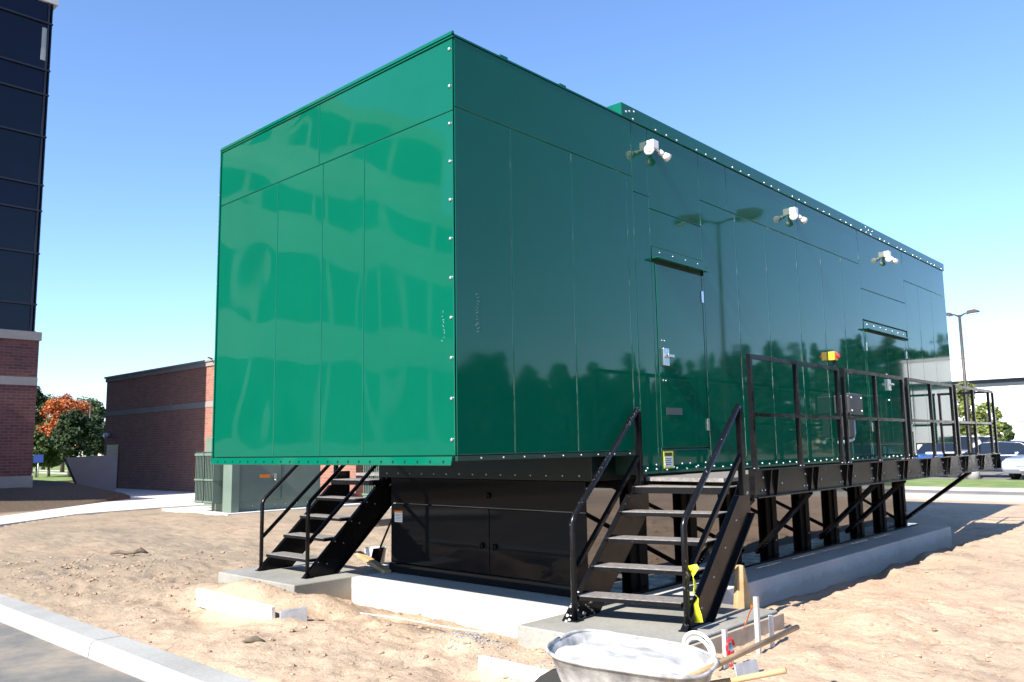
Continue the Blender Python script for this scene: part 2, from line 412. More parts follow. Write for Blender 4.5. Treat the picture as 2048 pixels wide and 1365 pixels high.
for i in range(0, 114, 6): kerb_mesh([kl[i]]+kl[i+1:i+6]+[(kl[i+6][0], kl[i+6][1]+.012)], .27, .025, -.3, M['kerb'], 'kerb')
kerb_mesh(kl[114:], .27, .025, -.3, M['kerb'], 'kerb')
# sidewalk
b = MB(); n = len(WALK); b.add([(x, y, .03) for x, y in WALK]+[(x, y, -.15) for x, y in WALK], [tuple(range(n)), tuple(range(n, 2*n))[::-1]]+[(i, (i+1) % n, n+(i+1) % n, n+i) for i in range(n)])
struct('sidewalk', b, M['walk'])
# far road, kerb, grass strip, car park on the right
b = MB(); b.box(21.3, 24.6, -120, 90, -.2, .0); struct('access_road', b, M['asphalt'])
b = MB(); b.box(24.6, 24.9, -120, 90, -.2, .10).box(20.95, 21.3, -120, 90, -.2, .10); struct('far_kerb', b, M['kerb'])
b = MB(); b.box(24.9, 31.0, -120, 90, -.2, .085); struct('grass_verge', b, M['grass'])
b = MB(); b.box(31.0, 92, -120, 90, -.2, .02); struct('car_park', b, M['asphalt'])
b = MB(); b.box(-40, 60, 50, 130, -.2, .01); struct('rear_lawn', b, M['grass'])

# ---------------------------------------------------------------- concrete foundation and pads
SLAB = tag(MB().box(1.56, 11.1, -.34, 4.04, -.35, .15).build('foundation_slab', M['slab'], bevel=.012),
           'long pale concrete slab under the black base of the green enclosure', 'slab')
tag(MB().box(.82, 2.66, -1.22, .16, -.35, .157).build('stair_pad', M['pad'], bevel=.012),
    'grey fresh concrete pad under the nearer stair with the yellow ribbon', 'concrete pad', 'concrete pads under the stairs')
tag(MB().box(.80, 2.1, 3.40, 5.05, -.35, .157).build('stair_pad', M['pad'], bevel=.012),
    'grey concrete pad under the farther stair at the left of the base', 'concrete pad', 'concrete pads under the stairs')

# ---------------------------------------------------------------- generator enclosure
GE = thing('generator_enclosure', 'huge glossy dark green sheet metal equipment enclosure raised on a black base', 'equipment enclosure', (2.1, 1.85, .15))
OFF = Vector((-2.1, -1.85, -.15))
def part(mb, name, m, parent=GE, bevel=0, label=None, off=True, **kw):
    mb.v = [tuple(Vector(a)+OFF) for a in mb.v] if off else mb.v
    o = mb.build(name, m, parent, bevel=bevel, **kw)
    if label: o['label'] = label
    return o
W, HT, HB, LEN = 3.7, 4.88, 1.54, 13.15
part(MB().box(.012, LEN-.012, .012, W-.012, HB+.01, HT), 'inner_shell', M['dark_core'])
part(MB().box(2.45, 10.85, .012, W-.012, 1.31, HB+.01), 'lower_shell', M['dark_core'])
pr = random.Random(11)
def panel(a0, a1, z0, z1, plane, amp, kx, kz, outb=0.0, proud=.008):
    """plane 'end' (x=0, a=y) or 'side' (y=0, a=x) or 'back' (y=W)"""
    g = .0018; na = max(4, min(26, int((a1-a0)/.06))); nz = max(4, min(44, int((z1-z0)/.08)))
    ph = [(pr.uniform(.4, 1.3)*kx*pr.choice((-1, 1)), pr.uniform(.4, 1.3)*kz, pr.uniform(0, 6.3), pr.uniform(.3, 1)) for _ in range(6)]
    A = [a0+g, a0+g+.0025, a0+g+.010]+[a0+g+.0025+(a1-a0-2*g-.005)*i/na for i in range(1, na)]+[a1-g-.010, a1-g-.0025, a1-g]
    B = [z0+g, z0+g+.0025, z0+g+.010]+[z0+g+.0025+(z1-z0-2*g-.005)*i/nz for i in range(1, nz)]+[z1-g-.010, z1-g-.0025, z1-g]
    b = MB(); n1, n2 = len(A), len(B)
    for i, a in enumerate(A):
        for j, z in enumerate(B):
            ed = i in (0, n1-1) or j in (0, n2-1)
            u = (a-a0)/(a1-a0); v = (z-z0)/(z1-z0); win = (min(1, 6*min(u, 1-u)))*(min(1, 8*min(v, 1-v)))
            d = proud - (.003 if ed else 0)
            if not ed:
                s = sum(w_*math.sin(p*a+q*z+r) for p, q, r, w_ in ph)/2.2
                d += win*amp*s + outb*math.sin(math.pi*u)*math.sin(math.pi*v)
            b.v.append((-d, a, z) if plane == 'end' else ((a, -d, z) if plane == 'side' else (a, W+d, z)))
    for i in range(n1-1):
        for j in range(n2-1):
            b.f.append([i*n2+j, (i+1)*n2+j, (i+1)*n2+j+1, i*n2+j+1]); b.sm.append(i not in (0, n1-2) and j not in (0, n2-2))
    b.v = [tuple(Vector(a)+OFF) for a in b.v]
    if plane == 'end': b.f = [f[::-1] for f in b.f]
    if plane == 'back': b.f = [f[::-1] for f in b.f]
    return b.build('wall_panel', M['green'], GE, recalc=False)
for y0, y1, z0, z1 in ((0, 1.84, 4.26, HT), (1.84, W, 4.26, HT), (0, 1.14, HB, 4.26), (1.14, 1.77, HB, 4.26), (1.77, 2.54, HB, 4.26), (2.54, W, HB, 4.26)):
    panel(y0, y1, z0, z1, 'end', .0036, 5.0, 3.0, .001)
SP = [(0, 2.47, 4.29, HT), (0, .65, HB, 4.29), (.65, 1.48, HB, 4.29), (1.48, 2.36, HB, 4.29), (2.36, 2.47, HB, 4.29),
      (2.47, 2.76, 1.31, 4.14), (2.47, 2.76, 4.14, HT),
      (2.76, 3.80, 4.02, HT), (2.76, 3.80, 3.62, 4.02), (2.76, 2.82, 1.31, 3.46), (3.76, 3.80, 1.31, 3.46), (2.82, 3.76, 1.31, 1.55),
      (3.80, 4.43, 4.33, HT), (4.43, 6.4, 4.33, HT), (6.4, 8.62, 4.33, HT),
      (3.80, 4.61, 1.31, 4.33), (4.61, 5.40, 1.31, 4.33), (5.40, 6.32, 1.31, 4.33), (6.32, 7.14, 1.31, 4.33), (7.14, 7.88, 1.31, 4.33), (7.88, 8.62, 1.31, 4.33),
      (8.62, 10.7, 3.95, HT), (8.62, 10.7, 3.46, 3.95), (8.62, 8.68, 1.31, 3.3), (10.56, 10.7, 1.31, 3.3), (8.68, 10.56, 1.31, 1.55),
      (10.7, LEN, 4.36, HT), (10.7, 11.45, HB, 4.36), (11.45, 12.2, HB, 4.36), (12.2, LEN, HB, 4.36)]
for a0, a1, z0, z1 in SP: panel(a0, a1, z0, z1, 'side', .0007 if (a1-a0) > .3 else .0002, 3.5, .45, .0004)
for i in range(8): panel(i*LEN/8, (i+1)*LEN/8, HB, HT, 'back', .001, 5, .6)
# doors
def door(x0, x1, z0, z1, hinge_r=True, handle=True):
    b = MB(); b.box(x0, x1, -.0115, .0, z0, z1); d = part(b, 'door', M['green'], bevel=.004)
    hx = x1 if hinge_r else x0
    for z in (z0+.24, z1-.24): part(MB().box(hx-.028, hx+.012, -.026, -.012, z-.065, z+.065), 'hinge', M['steel'], d, bevel=.003)
    if handle:
        hx = x0+.09 if hinge_r else x1-.09
        hb = MB().box(hx-.055, hx+.055, -.045, -.012, z0+.92-.09, z0+.92+.09); hb.box(hx-.03, hx+.09, -.085, -.0455, z0+.915, z0+.945)
        part(hb, 'latch_handle', M['steel'], d, bevel=.004)
        lb = MB()
        for dx in (-.03, .02):
            for dz in (-.24, .17): lb.dome((hx+dx, -.012, z0+.92+dz), (0, -1, 0), .010)
        part(lb, 'bolt_row', M['bolt'], d)
    return d
d1 = door(2.83, 3.75, 1.565, 3.45)
part(MB().box(2.93, 3.23, -.015, -.012, 1.90, 1.97), 'name_plate', M['plate'], d1)
door(8.69, 9.615, 1.565, 3.28, False); door(9.625, 10.55, 1.565, 3.28, True, False)
for x0, x1, z in ((2.77, 3.82, 3.5), (8.64, 10.62, 3.32)):
    hb = MB().box(x0, x1, -.014, -.0105, z, z+.12).box(x0, x1, -.095, -.014, z-.004, z+.003).box(x0, x1, -.098, -.091, z-.014, z-.004)
    h = part(hb, 'drip_hood', M['green_trim'])
    bb = MB()
    for i in range(4 if x1-x0 < 1.5 else 7): bb.dome((x0+.14+(x1-x0-.28)*i/(3 if x1-x0 < 1.5 else 6), -.014, z+.075), (0, -1, 0), .010)
    part(bb, 'bolt_row', M['bolt'], h)
# warning label on the sill under the door
lw = part(MB().box(2.84, 3.02, -.013, -.0105, 1.36, 1.53), 'warning_label', M['label_yellow'], label='yellow bordered white warning sticker below the door')
part(MB().box(2.855, 3.005, -.0145, -.0131, 1.375, 1.475), 'label_field', M['label_white'], lw)
part(MB().box(2.865, 2.995, -.0146, -.0131, 1.482, 1.515), 'label_header', M['label_black'], lw)
lt = MB()
for i in range(4): lt.box(2.865, 2.985-.015*(i % 2), -.0158, -.0146, 1.455-.02*i, 1.462-.02*i)
part(lt, 'label_text', M['plate'], lw)
# top fascia of the taller middle module
part(MB().box(2.30, LEN+.05, -.02, .10, 4.885, 5.03).box(2.30, 2.42, .10, W-.1, 4.885, 5.03).box(2.30, LEN+.05, W-.1, W+.02, 4.885, 5.03).box(LEN-.05, LEN+.05, .10, W-.1, 4.885, 5.03).box(2.42, LEN-.05, .1, W-.1, 4.885, 4.97), 'roof_fascia', M['green_trim'], bevel=.004)
bb = MB(); x = 2.5
for k_ in range(38):
    bb.dome((x, -.02, 4.905), (0, -1, 0), .013); x += .21 if k_ % 3 else .42
for x, z in ((2.44, 4.97), (2.52, 4.99), (2.38, 4.95), (9.0, 4.99), (9.12, 4.96), (9.3, 4.97)): bb.dome((x, -.02, z), (0, -1, 0), .013)
part(bb, 'bolt_row', M['bolt'])
part(MB().box(-.03, 2.3, -.012, W+.012, 4.885, 4.90), 'roof_sheet', M['green_trim'])
for x in (.69, 1.5): part(MB().box(x-.05, x+.05, .08, .11, 4.90, 4.99), 'lifting_lug', M['green_trim'], bevel=.01)
# end frame: lips round the near end face
part(MB().box(-.020, .0, -.012, W+.012, HT-.012, HT+.04), 'end_flange', M['green_trim'])
fr = MB()
fr.prism([(-.040, HB-.068), (-.036, HB-.073), (.0, HB-.005), (-.022, HB-.005)], lambda u, v, w_: (u, w_, v), .02, W-.0)
part(fr, 'end_flange', M['green_trim'])
part(MB().box(-.02, .01, W+.001, W+.02, HB-.05, HT), 'corner_trim', M['green_trim'])
bb = MB()
for i in range(11): bb.dome((-.009, .035, 1.66+i*.312), (-1, 0, 0), .016)
for i in range(10): bb.dome((-.012, W+.012, 1.75+i*.33), (-.4, 1, 0), .016)
part(bb, 'bolt_row', M['bolt'])
bb = MB()
for i in range(24): bb.dome((-.0202, .08+i*.153, HT+.018), (-1, 0, 0), .009)
part(bb, 'rivet_row', M['bolt'])
bb = MB()
for i in range(24): bb.box(-.041, -.030, .10+i*.15, .112+i*.15, HB-.055, HB-.035)
part(bb, 'slot_row', M['dark_core'])
# drip edge along the near module and skirt with bolts
part(MB().box(.0, 2.45, -.018, .012, HB-.04, HB-.002), 'drip_edge', M['dark_core'])
bb = MB()
for i in range(9): bb.dome((.25+i*.25, -.018, HB-.022), (0, -1, 0), .009)
for i in range(44): bb.dome((2.52+i*.19, -.0095, 1.345+(.012 if i % 2 else 0)), (0, -1, 0), .013)
for i in range(8): bb.dome((2.55+i*.16, -.0095, 1.40 if i % 3 else 1.37), (0, -1, 0), .012)
part(bb, 'bolt_row', M['bolt'])
part(MB().box(.012, 13.1, .02, W-.02, HB-.02, HB+.009), 'floor_pan', M['dark_core'])
# chalk scribbles
bb = MB()
cr_ = random.Random(5)
for i in range(13):
    z = 2.50+i*.025; x = .22+cr_.uniform(-.012, .012)
    bb.bar((x, -.0100, z), (x+cr_.uniform(.012, .03), -.0100, z+cr_.uniform(-.012, .016)), .0035, .0012, (0, 1, 0))
for i in range(9):
    z = 2.42+i*.028; y = .12+cr_.uniform(-.01, .01)
    bb.bar((-.0120, y, z), (-.0120, y+cr_.uniform(-.015, .02), z+cr_.uniform(0, .03)), .003, .0012, (1, 0, 0))
part(bb, 'chalk_mark', mat('faint_chalk', (.22, .30, .27), .8))

# base tank and skid
M['skirt'] = mat('dark_green_skirt', (.003, .012, .010), .35, coat=.4, spec=.2)
TK = part(MB().box(2.1, 11.1, .42, 3.28, .16, 1.26), 'base_tank', M['tank'], bevel=.006)
part(MB().box(2.06, 10.9, .30, 3.55, 1.26, 1.53), 'base_skirt', M['skirt'], bevel=.004)
bb = MB()
for i in range(15): bb.dome((2.06, .45+i*.21, 1.31), (-1, 0, 0), .010)
for i in range(9): bb.dome((2.06, .6+i*.35, 1.50), (-1, 0, 0), .010)
part(bb, 'bolt_row', M['bolt'])
part(MB().box(2.075, 2.098, .40, 3.33, .962, 1.255), 'end_cover', M['tank_end'], TK, bevel=.004)
for y0, y1 in ((.40, 1.69), (1.70, 3.33)): part(MB().box(2.075, 2.098, y0, y1, .27, .95), 'access_door', M['tank_end'], TK, bevel=.004)
part(MB().box(2.06, 2.098, .38, 3.35, .155, .262), 'toe_plate', M['tank_end'], TK, bevel=.004)
for y, z in ((1.80, .56), (1.61, .56), (1.70, 1.09)):
    part(MB().cyl((2.074, y, z), (2.045, y, z), .032, .03, 18).box(2.035, 2.05, y-.006, y+.006, z-.028, z+.028), 'paddle_latch', M['black'], TK)
lb = part(MB().box(2.071, 2.0745, 3.12, 3.26, .74, .87), 'tank_label', M['label_white'], TK, label='small white notice with orange header on the black base')
part(MB().box(2.0695, 2.0709, 3.12, 3.26, .85, .872), 'label_header', M['label_orange'], lb)
lt = MB()
for i in range(5): lt.box(2.0695, 2.0709, 3.135, 3.245, .76+i*.017, .764+i*.017)
part(lt, 'label_text', M['plate'], lb)
for i, x in enumerate([2.9+1.01*j for j in range(9)]):
    for side, y0, y1 in ((0, .36, .42), (1, 3.28, 3.34)):
        cb = MB(); yo = y0 if side == 0 else y1-.02
        cb.box(x-.15, x+.15, yo, yo+.02, .17, 1.25); cb.box(x-.012, x+.012, y0+.02, y1-.02 if side else y1, .17, 1.25)
        if side == 0: cb.box(x-.03, x+.03, y0-.025, y0-.001, .17, 1.25)
        part(cb, 'support_column', M['column'])
        if side == 0:
            bb = MB()
            for z in (.35, 1.1): bb.dome((x+.09, y0, z), (0, -1, 0), .014)
            part(bb, 'bolt_row', M['bolt'])
part(MB().box(2.12, 11.1, .18, .42, .152, .175), 'base_rail', M['black'])

# ---------------------------------------------------------------- walkways
def walkway(side):
    """side +1: nearer walkway at y<0; -1: the one behind"""
    lab = ('black steel walkway with railing bolted along the long right side' if side > 0 else 'black steel walkway on the far left side behind the end wall')
    g = thing('walkway', lab, 'walkway', (2.9, 0, 1.1) if side > 0 else (2.4, W, 1.1), group='steel walkways along the enclosure')
    ox, oy = g.location.x, g.location.y
    def P(x, y, z): return Vector((x-ox, (y if side > 0 else (W-y))-oy, z-1.1))
    def bx(mb, x0, x1, y0, y1, z0, z1):
        a = P(x0, y0, z0); b_ = P(x1, y1, z1); mb.box(a.x, b_.x, min(a.y, b_.y), max(a.y, b_.y), a.z, b_.z); return mb
    X0, X1 = 2.93, 12.15
    bx(MB(), 2.45, X1, -.877, -.011, 1.255, 1.29).build('deck_grating', M['tread'], g)
    c = MB(); bx(c, X0, X1, -.89, -.878, 1.10, 1.34); bx(c, X0, X1, -.95, -.878, 1.34, 1.352); bx(c, X0, X1, -.965, -.878, 1.088, 1.10)
    c.build('edge_channel', M['black'], g)
    c = MB(); bx(c, X1, X1+.012, -.94, -.02, 1.088, 1.352); c.build('end_channel', M['black'], g); c = MB(); bx(c, X0-.012, X0, -.94, -.88, 1.088, 1.352); c.build('end_channel', M['black'], g)
    for i in range(10):
        x = X0+.35+i*.96
        if x > X1-.1: break
        for xx in (x, x+.16):
            gs = MB(); gs.prism([(-.94, 1.338), (-.892, 1.338), (-.892, 1.102), (-.905, 1.102)], lambda u, v, w_: P(w_, u, v), xx, xx+.012)
            gs.build('gusset', M['black'], g)
        bo = MB()
        for dx, z in ((-.14, 1.15), (-.07, 1.15), (-.10, 1.27), (.30, 1.20)): bo.dome(P(x+dx, -.892, z), (0, -side, 0), .013)
        bo.build('bolt_row', M['bolt'], g)
        # crossbeam beneath the deck
        c = MB(); bx(c, x+.05, x+.11, -.87, .2, 1.12, 1.25); c.build('crossbeam', M['black'], g)
    Zt, Zm, Zb = 2.42, 1.865, 1.355
    posts = [2.97, 3.99, 5.09, 5.27, 6.28, 7.30, 7.50, 8.50, 9.56, 9.76, 10.75, 11.75] if side > 0 else [2.97, 4.5, 6.0, 7.5, 9, 10.5, 11.75]
    ends = [(2.97, 5.09), (5.27, 7.30), (7.50, 9.56), (9.76, 11.75)] if side > 0 else [(2.97, 11.75)]
    for x in posts:
        m_ = MB(); m_.bar(P(x, -.92, 1.352), P(x, -.92, Zt-.02), .042, .042); bx(m_, x-.05, x+.05, -.945, -.893, 1.353, 1.361); m_.build('post', M['black'], g)
        m_ = MB()
        for dx in (-.036, .036): m_.dome(P(x+dx, -.935, 1.361), (0, 0, 1), .010)
        m_.build('bolt_row', M['bolt'], g)
    for a, b_ in ends:
        MB().bar(P(a-.02, -.92, Zt), P(b_+.02, -.92, Zt), .042, .042).build('top_rail', M['black'], g)
        MB().bar(P(a+.021, -.92, Zm), P(b_-.021, -.92, Zm), .036, .036).build('mid_rail', M['black'], g)
    if side > 0:   # return rail across the far end
        for y in (-.48, -.06): MB().bar(P(12.05, y, 1.353), P(12.05, y, Zt-.02), .04, .04).build('post', M['black'], g)
        MB().bar(P(11.75, -.92, 1.353), P(11.75, -.92, 1.36), .04, .04)
        MB().bar(P(12.05, -.92, Zt), P(12.05, -.03, Zt), .04, .04).build('top_rail', M['black'], g)
        MB().bar(P(12.05, -.92, Zm), P(12.05, -.03, Zm), .036, .036).build('mid_rail', M['black'], g)
        MB().bar(P(12.05, -.92, 1.353), P(12.05, -.92, Zt-.021), .04, .04).build('post', M['black'], g)
        MB().bar(P(11.77, -.92, Zt), P(12.03, -.92, Zt), .04, .04).build('top_rail', M['black'], g)
    for a, b_ in ((3.0, 3.9), (4.32, 5.41), (6.26, 7.33), (7.30, 8.30), (10.47, 10.98)):
        br = MB().bar(P(a, -.86, 1.08), P(b_, .33, .26), .05, .05).build('diagonal_brace', M['black'], g)
        bo = MB()
        for t_ in (.82, .86, .9): bo.dome(P(a, -.86, 1.08).lerp(P(b_, .33, .26), t_)+Vector((-.026, -.026*side, 0)), (-1, -side, 0), .012)
        bo.build('bolt_row', M['bolt'], br)
    return g
walkway(1); walkway(-1)
# steel box beam hanging over the farther walkway's end is part of the frame; small hose box
# ---------------------------------------------------------------- stairs
def stair(side, dx, skew, label):
    g = thing('stair', label, 'stair', (1.45+dx, -.54 if side > 0 else 4.2, .157), R_(skew), 'black steel stairs at the enclosure')
    yi, yo = (.46, -.47) if side > 0 else (-.46, .47)       # wall side, open side
    run, rise = .232, .214
    for i in range(4):
        x = i*run+.03; z = .20+i*rise
        t_ = MB().box(x, x+.25, -.44, .44, z-.035, z-.004).build('tread', M['black'], g)
        MB().box(x+.006, x+.244, -.438, .438, z-.0035, z+.004).build('grating', M['tread'], t_)
    t_ = MB().box(4*run+.03, 4*run+.42, -.44, .44, .20+4*rise-.06, .20+4*rise-.004).build('landing', M['black'], g)
    MB().box(4*run+.035, 4*run+.41, -.438, .438, .20+4*rise-.0035, .20+4*rise+.004).build('grating', M['tread'], t_)
    for y in (yi, yo):
        s_ = 1 if y > 0 else -1
        m_ = MB(); ang = rise/run
        poly = [(-.05, .0), (.40, .0), (1.28, .0+.88*ang), (1.28, 1.16), (1.12, 1.16), (.98, .0+1.03*ang+.03)]
        m_.prism(poly, lambda u, v, w_: (u, w_, v), y-.005, y+.005)
        # flanges
        L0 = Vector((.40, y+s_*.02, .0)); L1 = Vector((1.28, y+s_*.02, .88*ang)); U0 = Vector((-.05, y+s_*.02, .005)); U1 = Vector((.98, y+s_*.02, 1.03*ang+.03))
        m_.bar(L0, L1, .05, .01, (0, 0, 1)); m_.bar(U0, U1, .05, .01, (0, 0, 1))
        st = m_.build('stringer', M['black'], g)
        bo = MB()
        for i in range(5):
            p = Vector((.16+i*run, y+s_*.006, .16+i*rise)); bo.dome(p, (0, s_, 0), .011); bo.dome(p+Vector((.12, 0, -.03)), (0, s_, 0), .009)
        bo.dome((1.15, y+s_*.006, 1.08), (0, s_, 0), .014); bo.dome((1.22, y+s_*.006, 1.0), (0, s_, 0), .014)
        bo.build('bolt_row', M['bolt'], st)
        yr = y+s_*.03 if y != yi or side < 0 else y-.035
        r = MB().tube([(.0, yr, .0), (.0, yr, .80), (.03, yr, .86), (1.08, yr, 1.78)], .024, 10)
        r.build('handrail', M['scuffed'] if side > 0 else M['black'], g)
        MB().bar((1.08, yr, 1.755), (1.08, yr, .98), .046, .046).build('rail_post', M['black'], g)
        MB().bar((.012, yr, .40), (1.06, yr, 1.33), .034, .034).build('mid_rail', M['black'], g)
        MB().box(-.05, .05, yr-.05, yr+.05, -.002, .01).build('foot_plate', M['black'], g)
    return g
S1 = stair(1, 0.0, 2, 'black steel stair with splashed rails rising to the door walkway, yellow ribbon tied on')
S2 = stair(-1, -.28, 0, 'black steel stair standing on the left pad behind the end wall')
# cement splashes at the wall-side foot of the nearer stair
sp = MB(); q = random.Random(3)
for i in range(70):
    x = q.uniform(-.06, .34); z = max(.004, q.gauss(.03, .05)+x*.15); y = .465+q.uniform(-.01, .022)
    r = q.uniform(.006, .018); sp.cyl((x, y, z), (x, y-.012-r*.3, z), r, r*.5, 7)
sp.build('cement_splash', M['slurry'], S1)
# the stair was set slightly out of square with the wall: its wall side stands further forward
for o_ in S1.children_recursive:
    for v_ in o_.data.vertices: v_.co.x -= .24*(v_.co.y+.47)
def ribbon(name, m, pts, wd, label, cat):
    b = MB(); P = [Vector(p) for p in pts]; n = len(P)
    for i, p in enumerate(P):
        a = i*.7; o = Vector((math.cos(a)*.6-.4, math.sin(a)*.5-.6, .15)).normalized()*wd/2; t_ = Vector((.0015, -.0015, 0))
        for s_ in (-1, 1):
            for k_ in (0, 1): b.v.append(tuple(p+o*s_+t_*k_))
    for i in range(n-1):
        a = i*4; c = a+4
        for f in ((a, a+2, c+2, c), (a+1, c+1, c+3, a+3), (a, c, c+1, a+1), (a+2, a+3, c+3, c+2)): b.f.append(list(f)); b.sm.append(True)
    b.f.append([0, 1, 3, 2]); b.sm.append(False); e = (n-1)*4; b.f.append([e, e+2, e+3, e+1]); b.sm.append(False)
    return tag(b.build(name, m), label, cat)
px, py = 1.50, -1.06
rr = [(px-.01, py-.03, .66), (px+.015, py-.04, .62), (px-.015, py-.045, .56), (px+.01, py-.04, .50), (px-.02, py-.04, .45), (px+.02, py-.05, .41), (px, py-.045, .36), (px+.025, py-.045, .28), (px+.03, py-.045, .22)]
ribbon('ribbon', M['yellow_ribbon'], rr, .075, 'yellow plastic ribbon tied round the front post of the nearer stair', 'ribbon')

# ---------------------------------------------------------------- flood lights
def flood(loc, label):
    g = thing('flood_light', label, 'flood light', loc, 0, 'twin-head flood lights along the wall top')
    g.scale = (.86,)*3
    hb = MB().box(-.06, .06, -.11, -.011, -.052, .052); hb.build('housing', M['white'], g, bevel=.008)
    MB().box(.0605, .064, -.075, -.05, -.012, .014).build('knockout', M['plastic_dark'], g)
    for (d, base) in ((Vector((-.80, -.42, -.36)), Vector((-.07, -.07, -.07))), (Vector((.80, -.34, -.46)), Vector((.07, -.07, -.04)))):
        d.normalize(); m_ = MB(); m_.cyl(base, base+d*.06, .016, .016)
        m_.cyl(base+d*.04, base+d*.11, .030, .033); m_.cyl(base+d*.11, base+d*.19, .033, .060, 20)
        h = m_.build('lamp_head', M['white'], g)
        MB().cyl(base+d*.1905, base+d*.196, .055, .05, 20).cyl(base+d*.196, base+d*.202, .03, .02, 16).build('lens', M['lens'], h)
    return g
for loc, lab in (((2.80, -.0, 4.70), 'white twin-head flood light nearest the front corner of the green wall'),
                 ((6.22, -.0, 4.68), 'white twin-head flood light in the middle of the three'),
                 ((9.85, -.0, 4.68), 'white twin-head flood light farthest along, above the double door')): flood(loc, lab)
# emergency stop
g = thing('emergency_stop', 'yellow emergency stop box with red button on the green wall', 'stop button', (7.24, -.01, 2.79))
MB().box(-.065, .065, -.09, -.002, -.06, .06).build('housing', M['yellow'], g, bevel=.008)
MB().cyl((.01, -.09, 0), (.01, -.11, 0), .022, .022, 16).cyl((.01, -.11, 0), (.01, -.13, 0), .036, .032, 18).build('push_button', M['red'], g)
MB().tube([(.03, -.05, -.06), (.05, -.04, -.16), (.09, -.02, -.22)], .018).build('cable', M['plastic_dark'], g)
# junction box on legs
g = thing('junction_box', 'grey cast junction box on conduit behind the railing', 'electrical box', (7.45, -.14, 1.60))
MB().box(-.22, .22, -.10, .12, .38, .64).build('housing', M['grey_box'], g, bevel=.02)
MB().box(-.235, .235, -.118, -.101, .365, .655).build('cover', M['grey_box'], g, bevel=.01)
MB().box(-.1, .20, -.08, .05, .641, .67).build('cap', M['grey_box'], g, bevel=.01)
MB().box(-.16, .02, -.06, .05, .05, .36).build('conduit_body', M['plastic_dark'], g, bevel=.01)
MB().tube([(.10, -.02, .36), (.10, -.02, .12), (.04, -.02, .03), (-.2, -.02, -.01), (-.34, .03, -.01)], .026).build('conduit', M['galv'], g)
mb_ = MB()
for x in (-.2, .2):
    for z in (.42, .6): mb_.dome((x*.9, -.118, z), (0, -1, 0), .014)
mb_.build('bolt_row', M['bolt'], g)

# ---------------------------------------------------------------- tall building at left
TB = thing('office_tower', 'tall office block with dark glass upper floors over brick and pale stone bands', 'building', (5.25, 26, .5))
def tp(mb, name, m, parent=TB, **kw):
    mb.v = [(a[0]-5.25, a[1]-26, a[2]-.5) for a in mb.v]; return mb.build(name, m, parent, **kw)
XL = -6.0
tp(MB().box(-24, 5.0, 26.14, 46, .2, 17.2), 'core', M['mullion'])
tp(MB().box(XL, 5.25, 26.0, 46.2, .915, 3.9), 'brick_wall', M['brick_y'])
tp(MB().box(XL, 5.25, 26.0, 46.2, 4.18, 5.42), 'brick_wall', M['brick_y'])
tp(MB().box(XL, 5.28, 25.97, 46.2, .0, .912), 'plinth', M['precast'])
tp(MB().box(XL, 5.26, 25.985, 46.2, 3.902, 4.178), 'stone_band', M['precast'])
tp(MB().box(XL, 5.30, 25.93, 46.2, 5.422, 5.71), 'stone_band', M['precast'])
lines = [5.71, 6.65, 8.41, 9.91, 10.82, 12.56, 14.08, 14.98, 16.72, 17.5]
for i in range(len(lines)-1):
    z0, z1 = lines[i]+.03, lines[i+1]-.03; vis = i in (0+1, 2, 4, 5, 7) and (z1-z0) > 1.2
    xs_ = [XL]
    while xs_[-1] < 5.0: xs_.append(min(xs_[-1]+1.83, 5.06))
    for a, b_ in zip(xs_[:-1], xs_[1:]):
        if b_-a < .3: continue
        gp = tp(MB().box(a+.02, b_-.02, 26.08, 26.12, z0, z1), 'window_pane', M['glass_dark'] if vis else M['spandrel'])
        if i == 7 and a > 2.8: tp(MB().box(b_-.18, b_-.03, 26.065, 26.079, z1-1.35, z1-.15), 'blind', M['blind'])
    tp(MB().box(XL, 5.12, 26.0, 26.14, lines[i]-.025 if i else 5.712, lines[i]+.03), 'transom', M['mullion'])
for x in (-4.17, -2.34, -.51, 1.32, 3.15, 4.98): tp(MB().box(x-.03, x+.03, 26.03, 26.13, 5.74, 17.5), 'mullion', M['mullion'])
tp(MB().box(5.06, 5.10, 26.03, 46, 5.74, 17.5), 'window_pane', M['glass_dark'])
tp(MB().box(-24.1, 5.25, 25.99, 46.3, 17.5, 17.75), 'roof_cap', M['cap'])
# masonry wing further left, outside the frame but mirrored in the end wall
M['stone_light'] = concrete('light_masonry', (.50, .46, .42), (.58, .54, .50))
zs = [(.2, 1.9), (5.0, 6.6), (9.2, 10.8), (13.4, 15.0), (16.9, 17.5)]
tp(MB().box(-24, -8, 23.25, 26.05, .2, 12.4), 'bay_core', M['mullion'])
wing = MB()
for z0, z1 in ((.2, 1.9), (5.0, 6.6), (9.2, 10.8), (12.0, 12.6)): wing.box(-24.05, -7.95, 23.1, 26.0, z0, z1)
tp(wing, 'bay_spandrel', M['stone_light'])
wing = MB(); x = -24
while x < -8.3:
    for (za, zb) in ((1.9, 5.0), (6.6, 9.2), (10.8, 12.0)): wing.box(x, x+.5, 23.12, 23.24, za+.003, zb-.003)
    x += 3.1
tp(wing, 'bay_pier', M['stone_light'])
for (za, zb) in ((1.9, 5.0), (6.6, 9.2), (10.8, 12.0)): tp(MB().box(-23.9, -8.05, 23.2, 23.245, za+.01, zb-.01), 'window_pane', M['glass_dark'])
wing = MB()
for z0, z1 in zs: wing.box(-24, XL-.003, 25.9, 26.2, z0, z1)
tp(wing, 'stone_spandrel', M['stone_light'])
wing = MB(); x = -24
while x < XL-.3:
    for (za, zb) in ((1.9, 5.0), (6.6, 9.2), (10.8, 13.4), (15.0, 16.9)): wing.box(x, x+.45, 25.92, 26.18, za+.003, zb-.003)
    x += 2.95
tp(wing, 'stone_pier', M['stone_light'])
